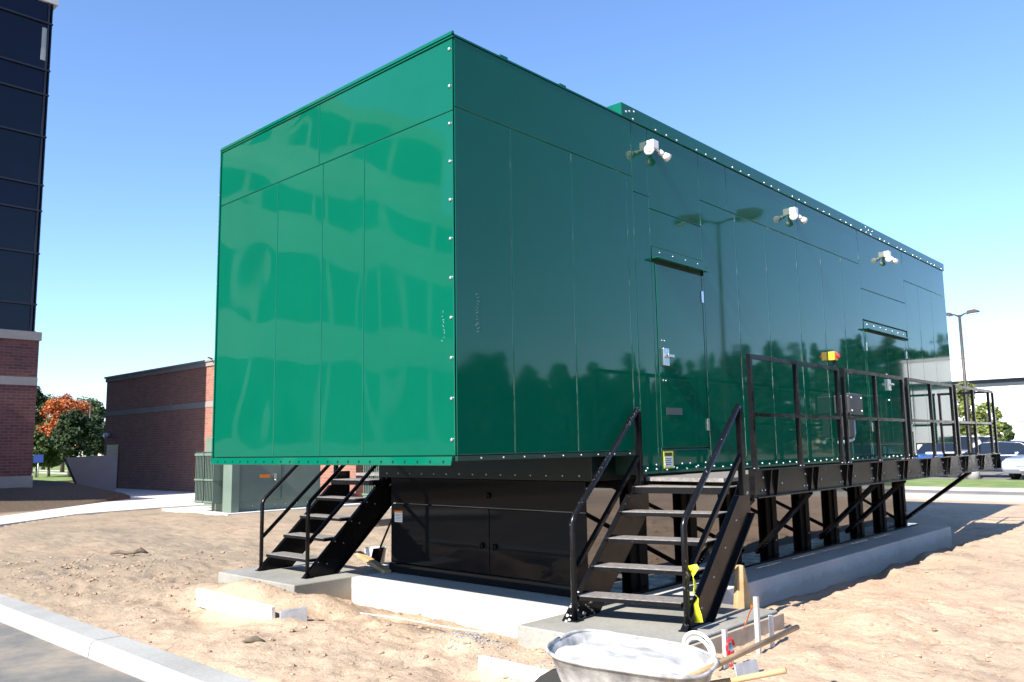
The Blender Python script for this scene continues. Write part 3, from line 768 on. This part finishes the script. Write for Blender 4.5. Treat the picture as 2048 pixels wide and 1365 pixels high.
for (za, zb) in ((1.9, 5.0), (6.6, 9.2), (10.8, 13.4), (15.0, 16.9)): tp(MB().box(-23.9, XL-.05, 26.06, 26.1, za+.01, zb-.01), 'window_pane', M['glass_dark'])

# ---------------------------------------------------------------- small brick building
BB = thing('brick_outbuilding', 'low brick building with pale stone cap and band, mostly in shade', 'building', (11.6, 27, -.05))
def bp_(mb, name, m, parent=BB, **kw):
    mb.v = [(a[0]-11.6, a[1]-27, a[2]+.05) for a in mb.v]; return mb.build(name, m, parent, **kw)
Y0, Y1 = 16.6, 36.1
bp_(MB().box(11.6, 22, Y0, Y1, -.2, 3.33).box(11.6, 22, Y0, Y1, 3.56, 4.94), 'brick_wall', M['brick_x'])
bp_(MB().box(11.58, 22.02, Y0-.02, Y1+.02, 3.332, 3.558), 'stone_band', M['precast'] )
bp_(MB().box(11.55, 22.05, Y0-.05, Y1+.05, 4.943, 5.12).box(11.5, 22.1, Y0-.1, Y1+.1, 5.12, 5.2), 'roof_cap', M['precast'])
dd = bp_(MB().box(11.57, 11.6, 34.4, 35.7, .0, 2.0), 'door', M['mullion'])
bp_(MB().box(11.53, 11.57, 34.55, 34.6, .9, 1.05), 'handle', M['steel'], dd)
bp_(MB().cyl((11.6, 35.5, 2.45), (11.35, 35.5, 2.42), .10, .13, 16).cyl((11.35, 35.5, 2.42), (11.33, 35.5, 2.42), .09, .08, 16), 'wall_lamp', M['galv'])
bp_(MB().tube([(11.55, 25.8, 5.2), (11.3, 25.7, 5.23)], .03), 'roof_spout', M['plastic_dark'])
BB.location.x -= .17
# retaining wing wall
rw = MB().prism([(36.9, -.1), (36.9, 1.75), (33.6, 1.75), (28.2, -.1)], lambda u, v, w_: (w_, u, v), 8.9, 9.2) if 0 else \
     MB().prism([(9.0, -.2), (9.0, 1.6), (6.9, 1.6), (8.0, .15), (8.0, -.2)], lambda u, v, w_: (u, w_, v), 29.4, 29.75)
rw.box(9.0, 11.55, 29.4, 29.75, -.2, -.15)
M['wing'] = concrete('retaining_concrete', (.20, .20, .205), (.26, .26, .265))
tag(MB().prism([(7.66, 1.45), (8.30, .05), (8.3, -.3), (9.6, -.3), (9.6, 1.55)], lambda u, v, w_: (u+(w_-30)*.15, w_, v), 30.0, 30.5).build('retaining_wall', M['wing']),
    'grey concrete retaining wall with a sloping end beside the brick building', 'retaining wall')

# ---------------------------------------------------------------- transformer cabinets
def cabinet(loc, label, s=1.0):
    g = thing('transformer_cabinet', label, 'electrical cabinet', loc, 0, 'olive electrical cabinets by the brick building')
    MB().box(-.35, 4.2, -.4, 3.2, -.25, .06).build('concrete_plinth', M['walk'], g)
    MB().box(0, 2.6, 0, 1.1, .06, 1.75).build('cabinet_body', M['transformer'], g, bevel=.02)
    MB().box(.12, 2.6, -.045, -.002, .34, 1.70).build('front_door', M['transformer'], g, bevel=.01)
    MB().box(-.12, .10, -.14, .30, .062, 1.72).build('corner_post', M['transformer'], g, bevel=.01)
    MB().box(1.36, 1.375, -.05, -.046, .34, 1.70).build('door_seam', M['dark_core'], g)
    MB().box(.72, 1.02, -.050, -.0465, .90, .99).build('warning_label', M['label_orange'], g)
    h = MB().box(1.12, 1.20, -.09, -.046, .84, 1.0).cyl((1.16, -.09, .86), (1.16, -.12, .80), .02, .02); h.build('padlock_hasp', M['steel'], g)
    bo = MB()
    for i in range(6): bo.dome((.55+i*.33, -.002, .2), (0, -1, 0), .022)
    bo.build('bolt_row', M['bolt'], g)
    MB().box(.45, 2.6, 1.11, 2.4, .12, 2.0).build('oil_tank', M['transformer'], g, bevel=.02)
    for i in range(2):
        rf = MB()
        for k_ in range(6): rf.box(-.34, -.01, .40+k_*.08+i*.52, .42+k_*.08+i*.52, .28, 1.60)
        rf.box(-.36, -.0, .38+i*.52, .86+i*.52, 1.50, 1.56).box(-.36, -.0, .38+i*.52, .86+i*.52, .86, .90).box(-.36, -.0, .38+i*.52, .86+i*.52, .30, .34)
        rf.build('radiator', M['transformer'], g)
    MB().cyl((.6, 1.4, 2.0), (.6, 1.4, 2.1), .07, .07).build('filler_cap', M['steel'], g)
    return g
c1 = cabinet((6.55, 15.2, .0), 'olive electrical cabinet with orange label left of the green enclosure')
c2 = cabinet((10.8, 13.6, .0), 'olive electrical cabinet glimpsed through the left stair under the enclosure')

# ---------------------------------------------------------------- street lamps
def lamp(loc, label, hgt_, heads, rz=0, grp='tall lamp posts around the lot', k=.8):
    g = thing('street_lamp', label, 'street lamp', loc, rz, grp)
    MB().cyl((0, 0, 0), (0, 0, hgt_), .085, .055, 14).build('pole', M['lamp_metal'], g)
    MB().cyl((0, 0, -.05), (0, 0, .5), .25, .24, 18).build('pole_base', M['kerb'], g)
    for s_ in heads:
        hd = MB(); hd.tube([(0, 0, hgt_-.08), (0, k*s_*.2, hgt_+.02), (0, k*s_*.4, hgt_+.06)], .035)
        hd.prism([(.35, hgt_), (.9, hgt_+.06), (.92, hgt_+.12), (.75, hgt_+.2), (.4, hgt_+.16)], lambda u, v, w_: (w_*k, k*s_*u, hgt_+(v-hgt_)*k), -.17, .17)
        o = hd.build('lamp_head', M['lamp_metal'], g)
        MB().box(-.13*k, .13*k, min(s_*.45*k, s_*.85*k), max(s_*.45*k, s_*.85*k), hgt_-.02, hgt_-.002).build('lens', M['lens'], o)
    return g
lamp((32.7, 4.62, .05), 'twin-head bronze lamp post in the car park beyond the walkway', 6.6, (-1, 1), 0)
lamp((23.3, 70, 0), 'slim single-head lamp post between the orange tree and brick building', 6.1, (1,), R_(60))
lamp((20.3, -8.6, .0), 'twin-head lamp post mirrored in the green side wall', 9.0, (-1, 1), R_(-29), k=1.5)

# ---------------------------------------------------------------- trees
def tree_mesh(seed, hgt_, rad, mleaf, shape='round', nleaf=2600, leaf=.22):
    q = random.Random(seed); tr = MB(); cr = MB(); bz = hgt_*.28
    tr.tube([(0, 0, -.1), (q.uniform(-.05, .05), .03, bz), (q.uniform(-.2, .2), q.uniform(-.2, .2), hgt_*.75)], [rad*.07+.04, rad*.055+.03, .02], 8)
    cl = []
    for i in range(26):
        a = q.uniform(0, 6.283); t_ = q.random()
        if shape == 'cone': z = hgt_*(.12+.85*t_); rr = rad*(1-t_)**.8*q.uniform(.35, .95)
        else:
            z = bz+(hgt_-bz)*(.12+.83*t_); rr = rad*math.sqrt(max(.05, 1-(2*t_-.9)**2*.9))*q.uniform(.3, .88)
        c = Vector((rr*math.cos(a), rr*math.sin(a), z)); cl.append((c, rad*q.uniform(.22, .42)*(1.15-.5*t_ if shape == 'cone' else 1)))
        tr.tube([(0, 0, max(.4, z-rr*.7)), c*.5+Vector((0, 0, z*.5-rr*.1)), c], [.035+.01*rad, .025, .01], 5)
    for i in range(nleaf):
        c, r = cl[i % len(cl)]
        d = Vector((q.gauss(0, 1), q.gauss(0, 1), q.gauss(0, .8))).normalized()*r*(q.random()**.4)
        p = c+d; u = Vector((q.gauss(0, 1), q.gauss(0, 1), q.gauss(0, .6))).normalized(); v = u.cross(Vector((q.gauss(0, 1), q.gauss(0, 1), q.gauss(0, 1)))).normalized()
        s_ = leaf*q.uniform(.6, 1.3); cr.add([p-u*s_-v*s_*.4, p+u*s_*.2-v*s_*.6, p+u*s_+v*s_*.3, p-u*s_*.3+v*s_*.6], [(0, 1, 2, 3)])
    return tr, cr
def tree(loc, label, seed, h_, rad, ml, shape='round', nleaf=2600, leaf=.22, group=None, name='tree'):
    g = thing(name, label, 'tree' if name != 'shrub' else 'shrub', loc, 0, group); a, b_ = tree_mesh(seed, h_, rad, ml, shape, nleaf, leaf)
    a.build('trunk', M['bark'], g, recalc=False); b_.build('crown', M[ml], g, recalc=False); return g
def at_dir(px, dist):   # ground point seen at picture column px (2048 wide), used only to lay out the far trees
    d = fw+(px-1024)/1654.28*rt2; k_ = dist/math.hypot(d.x, d.y); return CAM.x+d.x*k_, CAM.y+d.y*k_
for px_, ds, lab, sd, hh, rr, ml, shp in (
    (138, 82, 'orange autumn tree behind the sloping retaining wall', 1, 6.6, 2.3, 'leaf_red', 'round'),
    (152, 66, 'dark rounded bush tree in front of the orange tree', 2, 4.4, 1.7, 'leaf_dark', 'round'),
    (76, 84, 'tall dark evergreen beside the tower edge', 3, 7.6, 2.2, 'leaf_dark', 'cone'),
    (100, 96, 'green tree left behind the orange tree', 4, 7.4, 2.6, 'leaf_green', 'round'),
    (186, 88, 'green tree behind the slim lamp post', 5, 6.6, 2.2, 'leaf_green', 'round'),
    (205, 76, 'dark shrub tree at the brick building corner', 7, 4.6, 1.4, 'leaf_dark', 'round'),
    (88, 68, 'low green shrub beside the tower wall', 6, 3.0, 1.2, 'leaf_green', 'round'),
    (112, 70, 'low yellowish shrub under the orange tree', 8, 2.6, 1.1, 'leaf_lime', 'round')):
    x, y = at_dir(px_, ds); tree((x, y, 0), lab, sd, hh, rr, ml, shp, 7000, .115)
for px_, ds, lab, sd, hh, rr, ml in (
    (1928, 66, 'lime green tree behind the lamp post in the car park', 11, 5.4, 1.4, 'leaf_lime'),
    (1962, 72, 'yellow green tree right of the car park lamp post', 12, 4.3, 1.1, 'leaf_lime'),
    (1990, 80, 'small green tree in front of the white building', 13, 2.9, .8, 'leaf_green')):
    x, y = at_dir(px_, ds); tree((x, y, 0), lab, sd, hh, rr, ml, 'round', 5000, .11)
# distant wood that stands behind the viewer and shows as a mirrored treeline
q = random.Random(99); wd = MB()
for i in range(420):
    t_ = q.random(); 
    if i < 300: cx = -70+t_*200; cy = -62-q.random()*18+.12*cx*0
    else: cx = 100+q.random()*25; cy = -75+t_*86
    hh = q.uniform(9.5, 12.8)*(1 if i < 300 else 1.25); rr = q.uniform(2.0, 3.2)
    for k_ in range(210):
        z = hh*q.random()**.8; r_ = rr*(1-z/hh)**.55*q.uniform(.4, 1.0)+.2; a = q.uniform(0, 6.283)
        p = Vector((cx+r_*math.cos(a), cy+r_*math.sin(a), z)); u = Vector((q.gauss(0, 1), q.gauss(0, 1), q.gauss(0, 1))).normalized(); v = u.orthogonal().normalized()
        s_ = q.uniform(.35, .75); wd.add([p-u*s_, p+v*s_*.8, p+u*s_, p-v*s_*.8], [(0, 1, 2, 3)])
tag(wd.build('distant_wood', leafmat('wood_leaf', (.008, .018, .007), (.022, .038, .013)), recalc=False), 'dark distant wood mirrored as a treeline in the side wall', 'wood', kind='stuff')

# ---------------------------------------------------------------- white building far right
WB = thing('white_warehouse', 'long white flat-roofed building beyond the car park', 'building', (95, 0, 0))
MB().box(0, 30, -26, 60, 0, 7.1).build('wall', M['white_wall'], WB)
MB().box(-.5, 30.2, -26.2, 60.2, 7.9, 10.3).build('upper_wall', M['white_wall'], WB)
MB().box(.05, 29.5, -25.9, 59.9, 7.1, 7.9).build('clerestory_window', M['bldg_window'], WB)
MB().box(-.6, 30.4, -26.4, 60.4, 10.3, 10.6).build('roof_edge', M['cap'], WB)
MB().box(-.08, .0, -26, 60, 3.3, 3.42).build('string_course', M['precast'], WB)
for i in range(14):
    y = -22+i*5.6; MB().box(-.06, .0, y, y+.08, 3.45, 7.1).build('panel_joint', M['cap'], WB)

# ---------------------------------------------------------------- cars
def car(loc, rz, col, label, kind='sedan', group='cars in the parking lot'):
    g = thing('parked_car', label, 'car', loc, rz, group); pm = mat('car_paint', col, .25, metal=.3, coat=1)
    L = 4.7; wd_ = .9
    if kind == 'sedan':
        body = [(-2.35, .35), (-2.35, .72), (-2.2, .9), (-1.5, .98), (1.0, .95), (2.0, .82), (2.3, .68), (2.35, .42), (2.2, .25), (-2.25, .25)]
        cab = [(-1.75, .97), (-1.1, 1.40), (-.4, 1.46), (.25, 1.42), (1.05, .955)]
    else:
        body = [(-2.35, .4), (-2.35, .9), (-2.25, 1.05), (-1.5, 1.08), (1.1, 1.08), (2.05, 1.0), (2.3, .85), (2.35, .5), (2.2, .32), (-2.25, .32)]
        cab = [(-2.2, 1.06), (-2.0, 1.65), (-.6, 1.76), (.3, 1.72), (1.05, 1.075)]
    b = MB()
    n = len(body); secs = [(-wd_, .90), (-wd_*.93, 1.0), (wd_*.93, 1.0), (wd_, .90)]
    def sec(poly, y, k_, c0): return [(c0[0]+(u-c0[0])*(.985 if k_ < 1 else 1), y, c0[1]+(v-c0[1])*k_) for u, v in poly]
    vs = []
    for y, k_ in secs: vs += sec(body, y, k_, (0, .6))
    b.v = vs; m = len(secs)
    for j in range(m-1):
        for i in range(n): b.f.append([j*n+i, j*n+(i+1) % n, (j+1)*n+(i+1) % n, (j+1)*n+i]); b.sm.append(False)
    b.f.append(list(range(n))); b.f.append(list(range((m-1)*n, m*n))[::-1]); b.sm += [False, False]
    b.build('body', pm, g, bevel=.05)
    def taper(poly, ins): 
        c = MB(); k_ = len(poly); zb = poly[0][1]; zt = max(v for u, v in poly)
        L_ = [(u, -(wd_-.06-ins*(v-zb)/(zt-zb)), v) for u, v in poly]; R2 = [(u, (wd_-.06-ins*(v-zb)/(zt-zb)), v) for u, v in poly]
        c.add(L_+R2, [tuple(range(k_)), tuple(range(k_, 2*k_))[::-1]]+[(i, (i+1) % k_, k_+(i+1) % k_, k_+i) for i in range(k_)]); return c
    taper(cab, .2).build('windows', M['car_glass'], g, bevel=.02)
    zt = max(v for u, v in cab); rf = [(u*.97, v+.012) for u, v in cab[1:-1]]+[(cab[-2][0]*.9, cab[-2][1]-.05), (cab[1][0]*.9, cab[1][1]-.05)]
    MB().prism(rf, lambda u, v, w_: (u, w_, v), -.66, .66).build('roof', pm, g, bevel=.015)
    for x in (-1.42, 1.42):
        for s_ in (-1, 1):
            wh = MB().cyl((x, s_*.70, .33), (x, s_*.905, .33), .33, .33, 22).build('wheel', M['tyre'], g)
            MB().cyl((x, s_*.9055, .33), (x, s_*.915, .33), .21, .19, 16).build('rim', M['galv'], wh)
    for s_ in (-1, 1):
        MB().cbox((2.29, s_*.66, .66), (.12, .34, .13)).build('headlight', M['lens'], g, bevel=.03)
        MB().cbox((-2.31, s_*.68, .78), (.08, .3, .14)).build('tail_light', M['red'], g, bevel=.02)
        MB().cbox((.75, s_*.96, 1.0), (.1, .14, .1)).build('wing_mirror', pm, g, bevel=.02)
    MB().cbox((2.335, 0, .62), (.05, .7, .2)).build('grille', M['galv'] if kind == 'sedan' else M['plastic_dark'], g)
    MB().cbox((2.36, 0, .42), (.03, .4, .1)).build('number_plate', M['label_white'], g)
    return g
def gp(px_, x): # row position
    d = fw+(px_-1024)/1654.28*rt2; k_ = (x-CAM.x)/d.x; return CAM.y+d.y*k_
car((34.2, gp(2082, 34.2), .02), R_(168), (.42, .47, .55), 'silver sedan facing the grass verge at the right edge')
car((35.0, gp(1962, 35.0), .02), R_(100), (.02, .03, .07), 'dark navy car parked side-on left of the silver sedan')
car((44.0, gp(2010, 44.0), .02), R_(75), (.03, .06, .14), 'dark blue car in the second row behind the navy one')
car((46.0, gp(1928, 46.0), .02), R_(180), (.62, .65, .68), 'pale silver sport utility vehicle behind the lamp post', 'suv')
car((40.0, gp(1862, 40.0), .02), R_(180), (.03, .10, .32), 'bright blue car seen under the far end of the enclosure')
car((41.0, gp(1893, 41.0), .02), R_(182), (.7, .72, .72), 'white car seen under the far end of the enclosure', 'suv')
car((38.0, -6.5, .02), R_(175), (.7, .7, .7), 'white car mirrored near the far end of the side wall', 'suv')
car((38.0, -10.5, .02), R_(180), (.25, .03, .03), 'red car mirrored beside the white one in the side wall')

# ---------------------------------------------------------------- foreground clutter
def board(p, q_, hgt2, th, name, label, cat, m, tilt=0, group=None):
    p = Vector(p); q_ = Vector(q_); mid = (p+q_)/2; L = (q_-p).length; a = math.atan2(q_.y-p.y, q_.x-p.x)
    b = MB().box(-L/2, L/2, -th/2, th/2, 0, hgt2)
    o = b.build(name, m, None, (mid.x, mid.y, mid.z), bevel=.004); o.rotation_euler = (R_(tilt), -math.asin((q_.z-p.z)/L), a); return tag(o, label, cat, group)
board((.0, 3.95, -.0), (.0, 2.48, -.02), .18, .04, 'form_board', 'white form board on edge in the sand before the left pad', 'board', M['wood_pale'], 4)
board((.04, 2.44, -.03), (.28, 2.36, -.02), .15, .035, 'form_board', 'short pale board return at the end of the left form board', 'board', M['galv'], 0)
board((.17, -.05, -.07), (.17, -1.1, -.07), .14, .04, 'form_board', 'white form board at the bottom edge left of the wheelbarrow', 'board', M['wood_pale'], -5)
board((2.35, 4.35, .25), (2.0, 3.3, .14), .045, .09, 'plank', 'raw wooden plank leaning by the left corner of the base', 'plank', M['wood'])
board((2.62, 4.6, .55), (3.4, 4.62, .55), .09, .04, 'plank', 'pale plank glimpsed through the left stair', 'plank', M['wood_pale'])
# wooden wedge post by the nearer stair
o = tag(MB().prism([(-.085, 0), (.085, 0), (.03, .40), (-.025, .40)], lambda u, v, w_: (u, w_, v), -.04, .04).build('wood_post', M['wood'], None, (2.60, -.93, .12), bevel=.005),
        'short tapered wooden post beside the nearer stair', 'post'); o.rotation_euler = (0, R_(-3), R_(-40))
def stake(x, y, z0, z1, r, m, label, lean=(0, 0)):
    o = tag(MB().bar((0, 0, 0), (lean[0], lean[1], z1-z0), r*2, r*2).build('stake', m, None, (x, y, z0), bevel=.002), label, 'stake', 'form stakes round the near pad'); return o
stake(1.68, -1.52, -.15, .44, .017, M['galv'], 'steel form stake with orange ribbon right of the near pad')
stake(1.95, -1.50, -.15, .26, .015, M['galv'], 'short steel stake just behind the ribboned one')
stake(1.07, -1.58, -.2, .31, .016, M['galv'], 'steel stake with red clamp beside the wheelbarrow')
ribbon('ribbon', M['orange_ribbon'], [(1.68, -1.54, .42), (1.71, -1.48, .38), (1.73, -1.43, .30), (1.73, -1.40, .22), (1.70, -1.38, .17)], .04, 'orange ribbon hanging from the tall steel stake', 'ribbon')
# form board along the pad's near side
board((.86, -1.26, -.05), (2.66, -1.26, -.05), .19, .03, 'form_board', 'weathered form board along the right side of the near pad', 'board', noisy('weathered_board', (.30, .24, .17), (.42, .36, .28), 6, .9, .002, 50))
# red clamp
g = thing('pipe_clamp', 'red metal clamp gripping the steel stake by the wheelbarrow', 'clamp', (1.07, -1.60, .20))
MB().tube([(.05*math.cos(a*.5), -.02, .05*math.sin(a*.5)) for a in range(0, 11)], .010).build('jaw', M['red'], g)
MB().cyl((0, -.03, -.13), (0, -.02, .02), .011, .011).build('screw', M['steel'], g)
MB().cyl((-.04, -.03, -.12), (.04, -.03, -.12), .007, .007).box(-.025, .025, -.035, .0, -.06, -.03).build('handle', M['red'], g)
# white hoops
g = thing('plastic_hose', 'white plastic hose looped over the pad edge behind the wheelbarrow', 'hose', (.95, -1.45, .07))
for rr_, dz in ((.15, .01), (.125, -.01)):
    MB().tube([(-.02+.05*math.cos(a*math.pi/14), rr_*math.cos(a*math.pi/14), .10+dz+rr_*.75*math.sin(a*math.pi/14)) for a in range(-3, 16)], .012, 10).build('hose_loop', M['pvc'], g)
# wheelbarrow
WBx = thing('wheelbarrow', 'wheelbarrow full of pale wet cement at the bottom edge of the picture', 'wheelbarrow', (-.55, -1.93, .0), R_(105)); WBx.scale = (.9, .9, .98)
def pan():
    rings = [(.46, .36, .50), (.475, .375, .51), (.46, .36, .505), (.41, .31, .36), (.34, .27, .24), (.26, .20, .22)]
    b = MB(); n = 40
    for rx, ry, z in rings:
        for i in range(n):
            a = 2*math.pi*i/n; c, s_ = math.cos(a), math.sin(a); e = .62
            b.v.append((rx*math.copysign(abs(c)**e, c)*(1), ry*(1+.12*c)*math.copysign(abs(s_)**e, s_), z+.04*c))
    for k_ in range(len(rings)-1):
        for i in range(n): b.f.append([k_*n+i, k_*n+(i+1) % n, (k_+1)*n+(i+1) % n, (k_+1)*n+i]); b.sm.append(True)
    b.f.append([(len(rings)-1)*n+i for i in range(n)]); b.sm.append(False)
    # inner
    base = len(b.v)
    for rx, ry, z in ((.45, .35, .495), (.42, .325, .42)):
        for i in range(n):
            a = 2*math.pi*i/n; c, s_ = math.cos(a), math.sin(a); b.v.append((rx*math.copysign(abs(c)**.62, c), ry*(1+.12*c)*math.copysign(abs(s_)**.62, s_), z+.04*c))
    for i in range(n):
        b.f.append([base+i, base+n+i, base+n+(i+1) % n, base+(i+1) % n]); b.sm.append(True)
        b.f.append([i, base+i, base+(i+1) % n, (i+1) % n]); b.sm.append(True)
    return b
pan().build('tray', M['pan'], WBx)
rimb = MB(); n = 44
rimb.tube([(.472*math.copysign(abs(math.cos(a))**.62, math.cos(a)), .372*(1+.12*math.cos(a))*math.copysign(abs(math.sin(a))**.62, math.sin(a)), .512+.04*math.cos(a)) for a in [2*math.pi*i/n+.001 for i in range(n+1)]], .011, 8)
rimb.build('rim', M['pan'], WBx)
cb = MB(); N_ = 26; q = random.Random(8)
for i in range(N_+1):
    for j in range(N_+1):
        u = -1+2*i/N_; v = -1+2*j/N_; a = math.atan2(v, u); r_ = max(abs(u), abs(v)); c, s_ = math.cos(a), math.sin(a)
        x = .435*r_*math.copysign(abs(c)**.62, c); y = .34*r_*(1+.12*c)*math.copysign(abs(s_)**.62, s_)
        cb.v.append((x, y, .462+.04*c*r_+(1-r_**2)*.045+.045*float(fbm(np.array(x*7), np.array(y*7), 3))))
for i in range(N_):
    for j in range(N_): k_ = i*(N_+1)+j; cb.f.append([k_, k_+N_+1, k_+N_+2, k_+1]); cb.sm.append(True)
tag(cb.build('cement', M['slurry'], WBx), None)
MB().cyl((.48, -.05, .19), (.48, .05, .19), .19, .19, 26).build('wheel', M['tyre'], WBx)
for s_ in (-1, 1):
    MB().tube([(.48, s_*.07, .19), (.2, s_*.17, .21), (-.5, s_*.26, .36), (-.82, s_*.29, .44)], .017).build('handle', M['wood'], WBx)
    MB().tube([(-.25, s_*.2, .28), (-.36, s_*.23, .0), (-.2, s_*.2, .0)], .012).build('leg', M['steel'], WBx)
# long tool across the barrow
g = thing('shovel', 'long wooden-handled shovel lying across the wheelbarrow', 'shovel', (0, 0, 0))
MB().cyl((-1.7, -2.30, .42), (.77, -2.25, .46), .018, .016, 12).build('shaft', M['wood'], g)
bl = MB(); 
for i in range(7):
    for j in range(7):
        u = i/6; v = (j/6-.5); bl.v.append((-1.7-.30*u, -2.30+v*.22*(1-.5*max(0, u-.6)/.4), .42-.06*u+.03*v*v*4))
for i in range(6):
    for j in range(6): k_ = i*7+j; bl.f.append([k_, k_+7, k_+8, k_+1]); bl.sm.append(True)
o = bl.build('blade', M['galv'], g, recalc=False); sm_ = o.modifiers.new('thick', 'SOLIDIFY'); sm_.thickness = .004
# grey metal plate in the sand
o = tag(MB().box(-.12, .12, -.006, .006, -.08, .15).build('metal_plate', M['galv'], None, (1.02, -1.78, -.02), bevel=.004), 'grey metal plate standing in the sand right of the red clamp', 'metal plate'); o.rotation_euler = (R_(-12), 0, R_(-10))
# bucket and shovel by the left stair
g = thing('bucket', 'small white bucket behind the left plank', 'bucket', (2.95, 4.75, H(2.95, 4.75)))
MB().cyl((0, 0, 0), (0, 0, .27), .115, .15, 22, False).cyl((0, 0, .002), (0, 0, .006), .113, .113, 22).build('pail', M['pvc'], g)
MB().tube([(.15*math.cos(a*math.pi/10), 0, .26-.10*math.sin(a*math.pi/10)) for a in range(11)], .004).build('bail', M['steel'], g)
g = thing('spade', 'black spade leaning beside the base by the bucket', 'spade', (2.7, 4.35, .02))
MB().cyl((0, 0, .25), (.05, -.45, 1.05), .014, .014).build('shaft', M['black'], g)
MB().prism([(-.09, .28), (.09, .28), (.09, .06), (0, -.02), (-.09, .06)], lambda u, v, w_: (u, w_+.12-v*.4, v), -.003, .003).build('blade', M['black'], g)
# rebar + twig debris
tag(MB().tube([(1.12, 9.05, .05), (1.2, 8.95, .07), (1.35, 8.78, .05), (1.42, 8.66, .10), (1.5, 8.58, .05)], [.02, .03, .02, .045, .01], 7).build('root_debris', M['bark']), 'dark root lying on the open sand at the left', 'debris')
tag(MB().tube([(-.62, 1.95, .03), (-.55, 1.86, .045), (-.5, 1.80, .03)], [.008, .03, .006], 7).build('bark_chip', M['bark']), 'dark bark chip on the sand above the kerb', 'debris')
tag(MB().tube([(.85, 2.55, -.02), (1.0, 1.9, -.03), (1.05, 1.2, -.04), (1.08, .75, -.03)], .006, 6).build('wire', M['pvc']), 'thin pale wire lying in front of the foundation slab', 'wire')
# stones & clods: a countless scatter
q = random.Random(21); st = MB(); gr = MB()
def stone(mb, x, y, r):
    z = H(x, y)+r*.15; vs = []; n = 6
    for k_, (rr_, zz) in enumerate(((.6, -.5), (1, 0), (.65, .55))):
        for i in range(n):
            a = 2*math.pi*i/n+k_*.4; f_ = r*rr_*q.uniform(.7, 1.2); vs.append((x+f_*math.cos(a), y+f_*math.sin(a)*.8, z+r*zz*.7))
    fs = [(k_*n+i, k_*n+(i+1) % n, (k_+1)*n+(i+1) % n, (k_+1)*n+i) for k_ in range(2) for i in range(n)]+[tuple(2*n+i for i in range(n))]
    mb.add(vs, fs)
for i in range(3300):
    if 2600 < i: x = q.gauss(.3, 1.0); y = q.gauss(7.6, 1.0)
    elif i < 1500: x = q.uniform(-1.0, 3.0)+0; y = q.uniform(-3.2, 9)
    else: x = q.uniform(2.6, 14); y = q.uniform(-4.5, -.9)
    if .8 < x < 2.7 and (-1.25 < y < .2 or 3.4 < y < 5.1): continue
    if x > 1.5 and -.4 < y < 4.1: continue
    dens = float(fbm(np.array(x*.8+3), np.array(y*.8), 3)); 
    if dens < -.05 and q.random() < .8: continue
    stone(st, x, y, q.choice((.008, .012, .012, .018, .03))*q.uniform(.7, 1.2))
M['clod'] = noisy('soil_clod', (.28, .20, .14), (.46, .33, .235), 8, .95, 0)
tag(st.build('soil_clods', M['clod'], recalc=False), 'small clods and pebbles scattered over the sand', 'pebbles', kind='stuff')
for i in range(700):
    c = q.choice(((1.0, 1.0, .14, .5), (.95, .1, .12, .22), (.35, -.55, .2, .25), (.55, .4, .12, .2)))
    x = q.gauss(c[0], c[2]); y = q.gauss(c[1], c[3])
    if .8 < x < 2.7 and -1.25 < y < .2: continue
    if x > 1.5: continue
    stone(gr, x, y, q.uniform(.006, .016))
tag(gr.build('grey_gravel', M['gravel'], recalc=False), 'grey gravel spilled in front of the foundation slab', 'gravel', kind='stuff')

# small signs by the far drive
for px_, ds, m_, lab, cat, z in ((113, 72, 'red', 'small round red sign under the orange tree', 'sign', 1.05), (90, 66, 'blue', 'small blue sign beside the tower wall', 'sign', 1.15)):
    x, y = at_dir(px_, ds)
    if m_ == 'blue': M['blue'] = mat('blue_sign', (.03, .06, .25), .4)
    g = thing('road_sign', lab, cat, (x, y, 0), R_(-20))
    MB().cyl((0, 0, -.1), (0, 0, z), .03, .03, 8).build('post', M['galv'], g)
    (MB().cyl((0, -.035, z+.2), (0, -.05, z+.2), .38, .38, 8) if m_ == 'red' else MB().box(-.3, .3, -.05, -.03, z-.1, z+.45)).build('sign_face', M[m_], g)
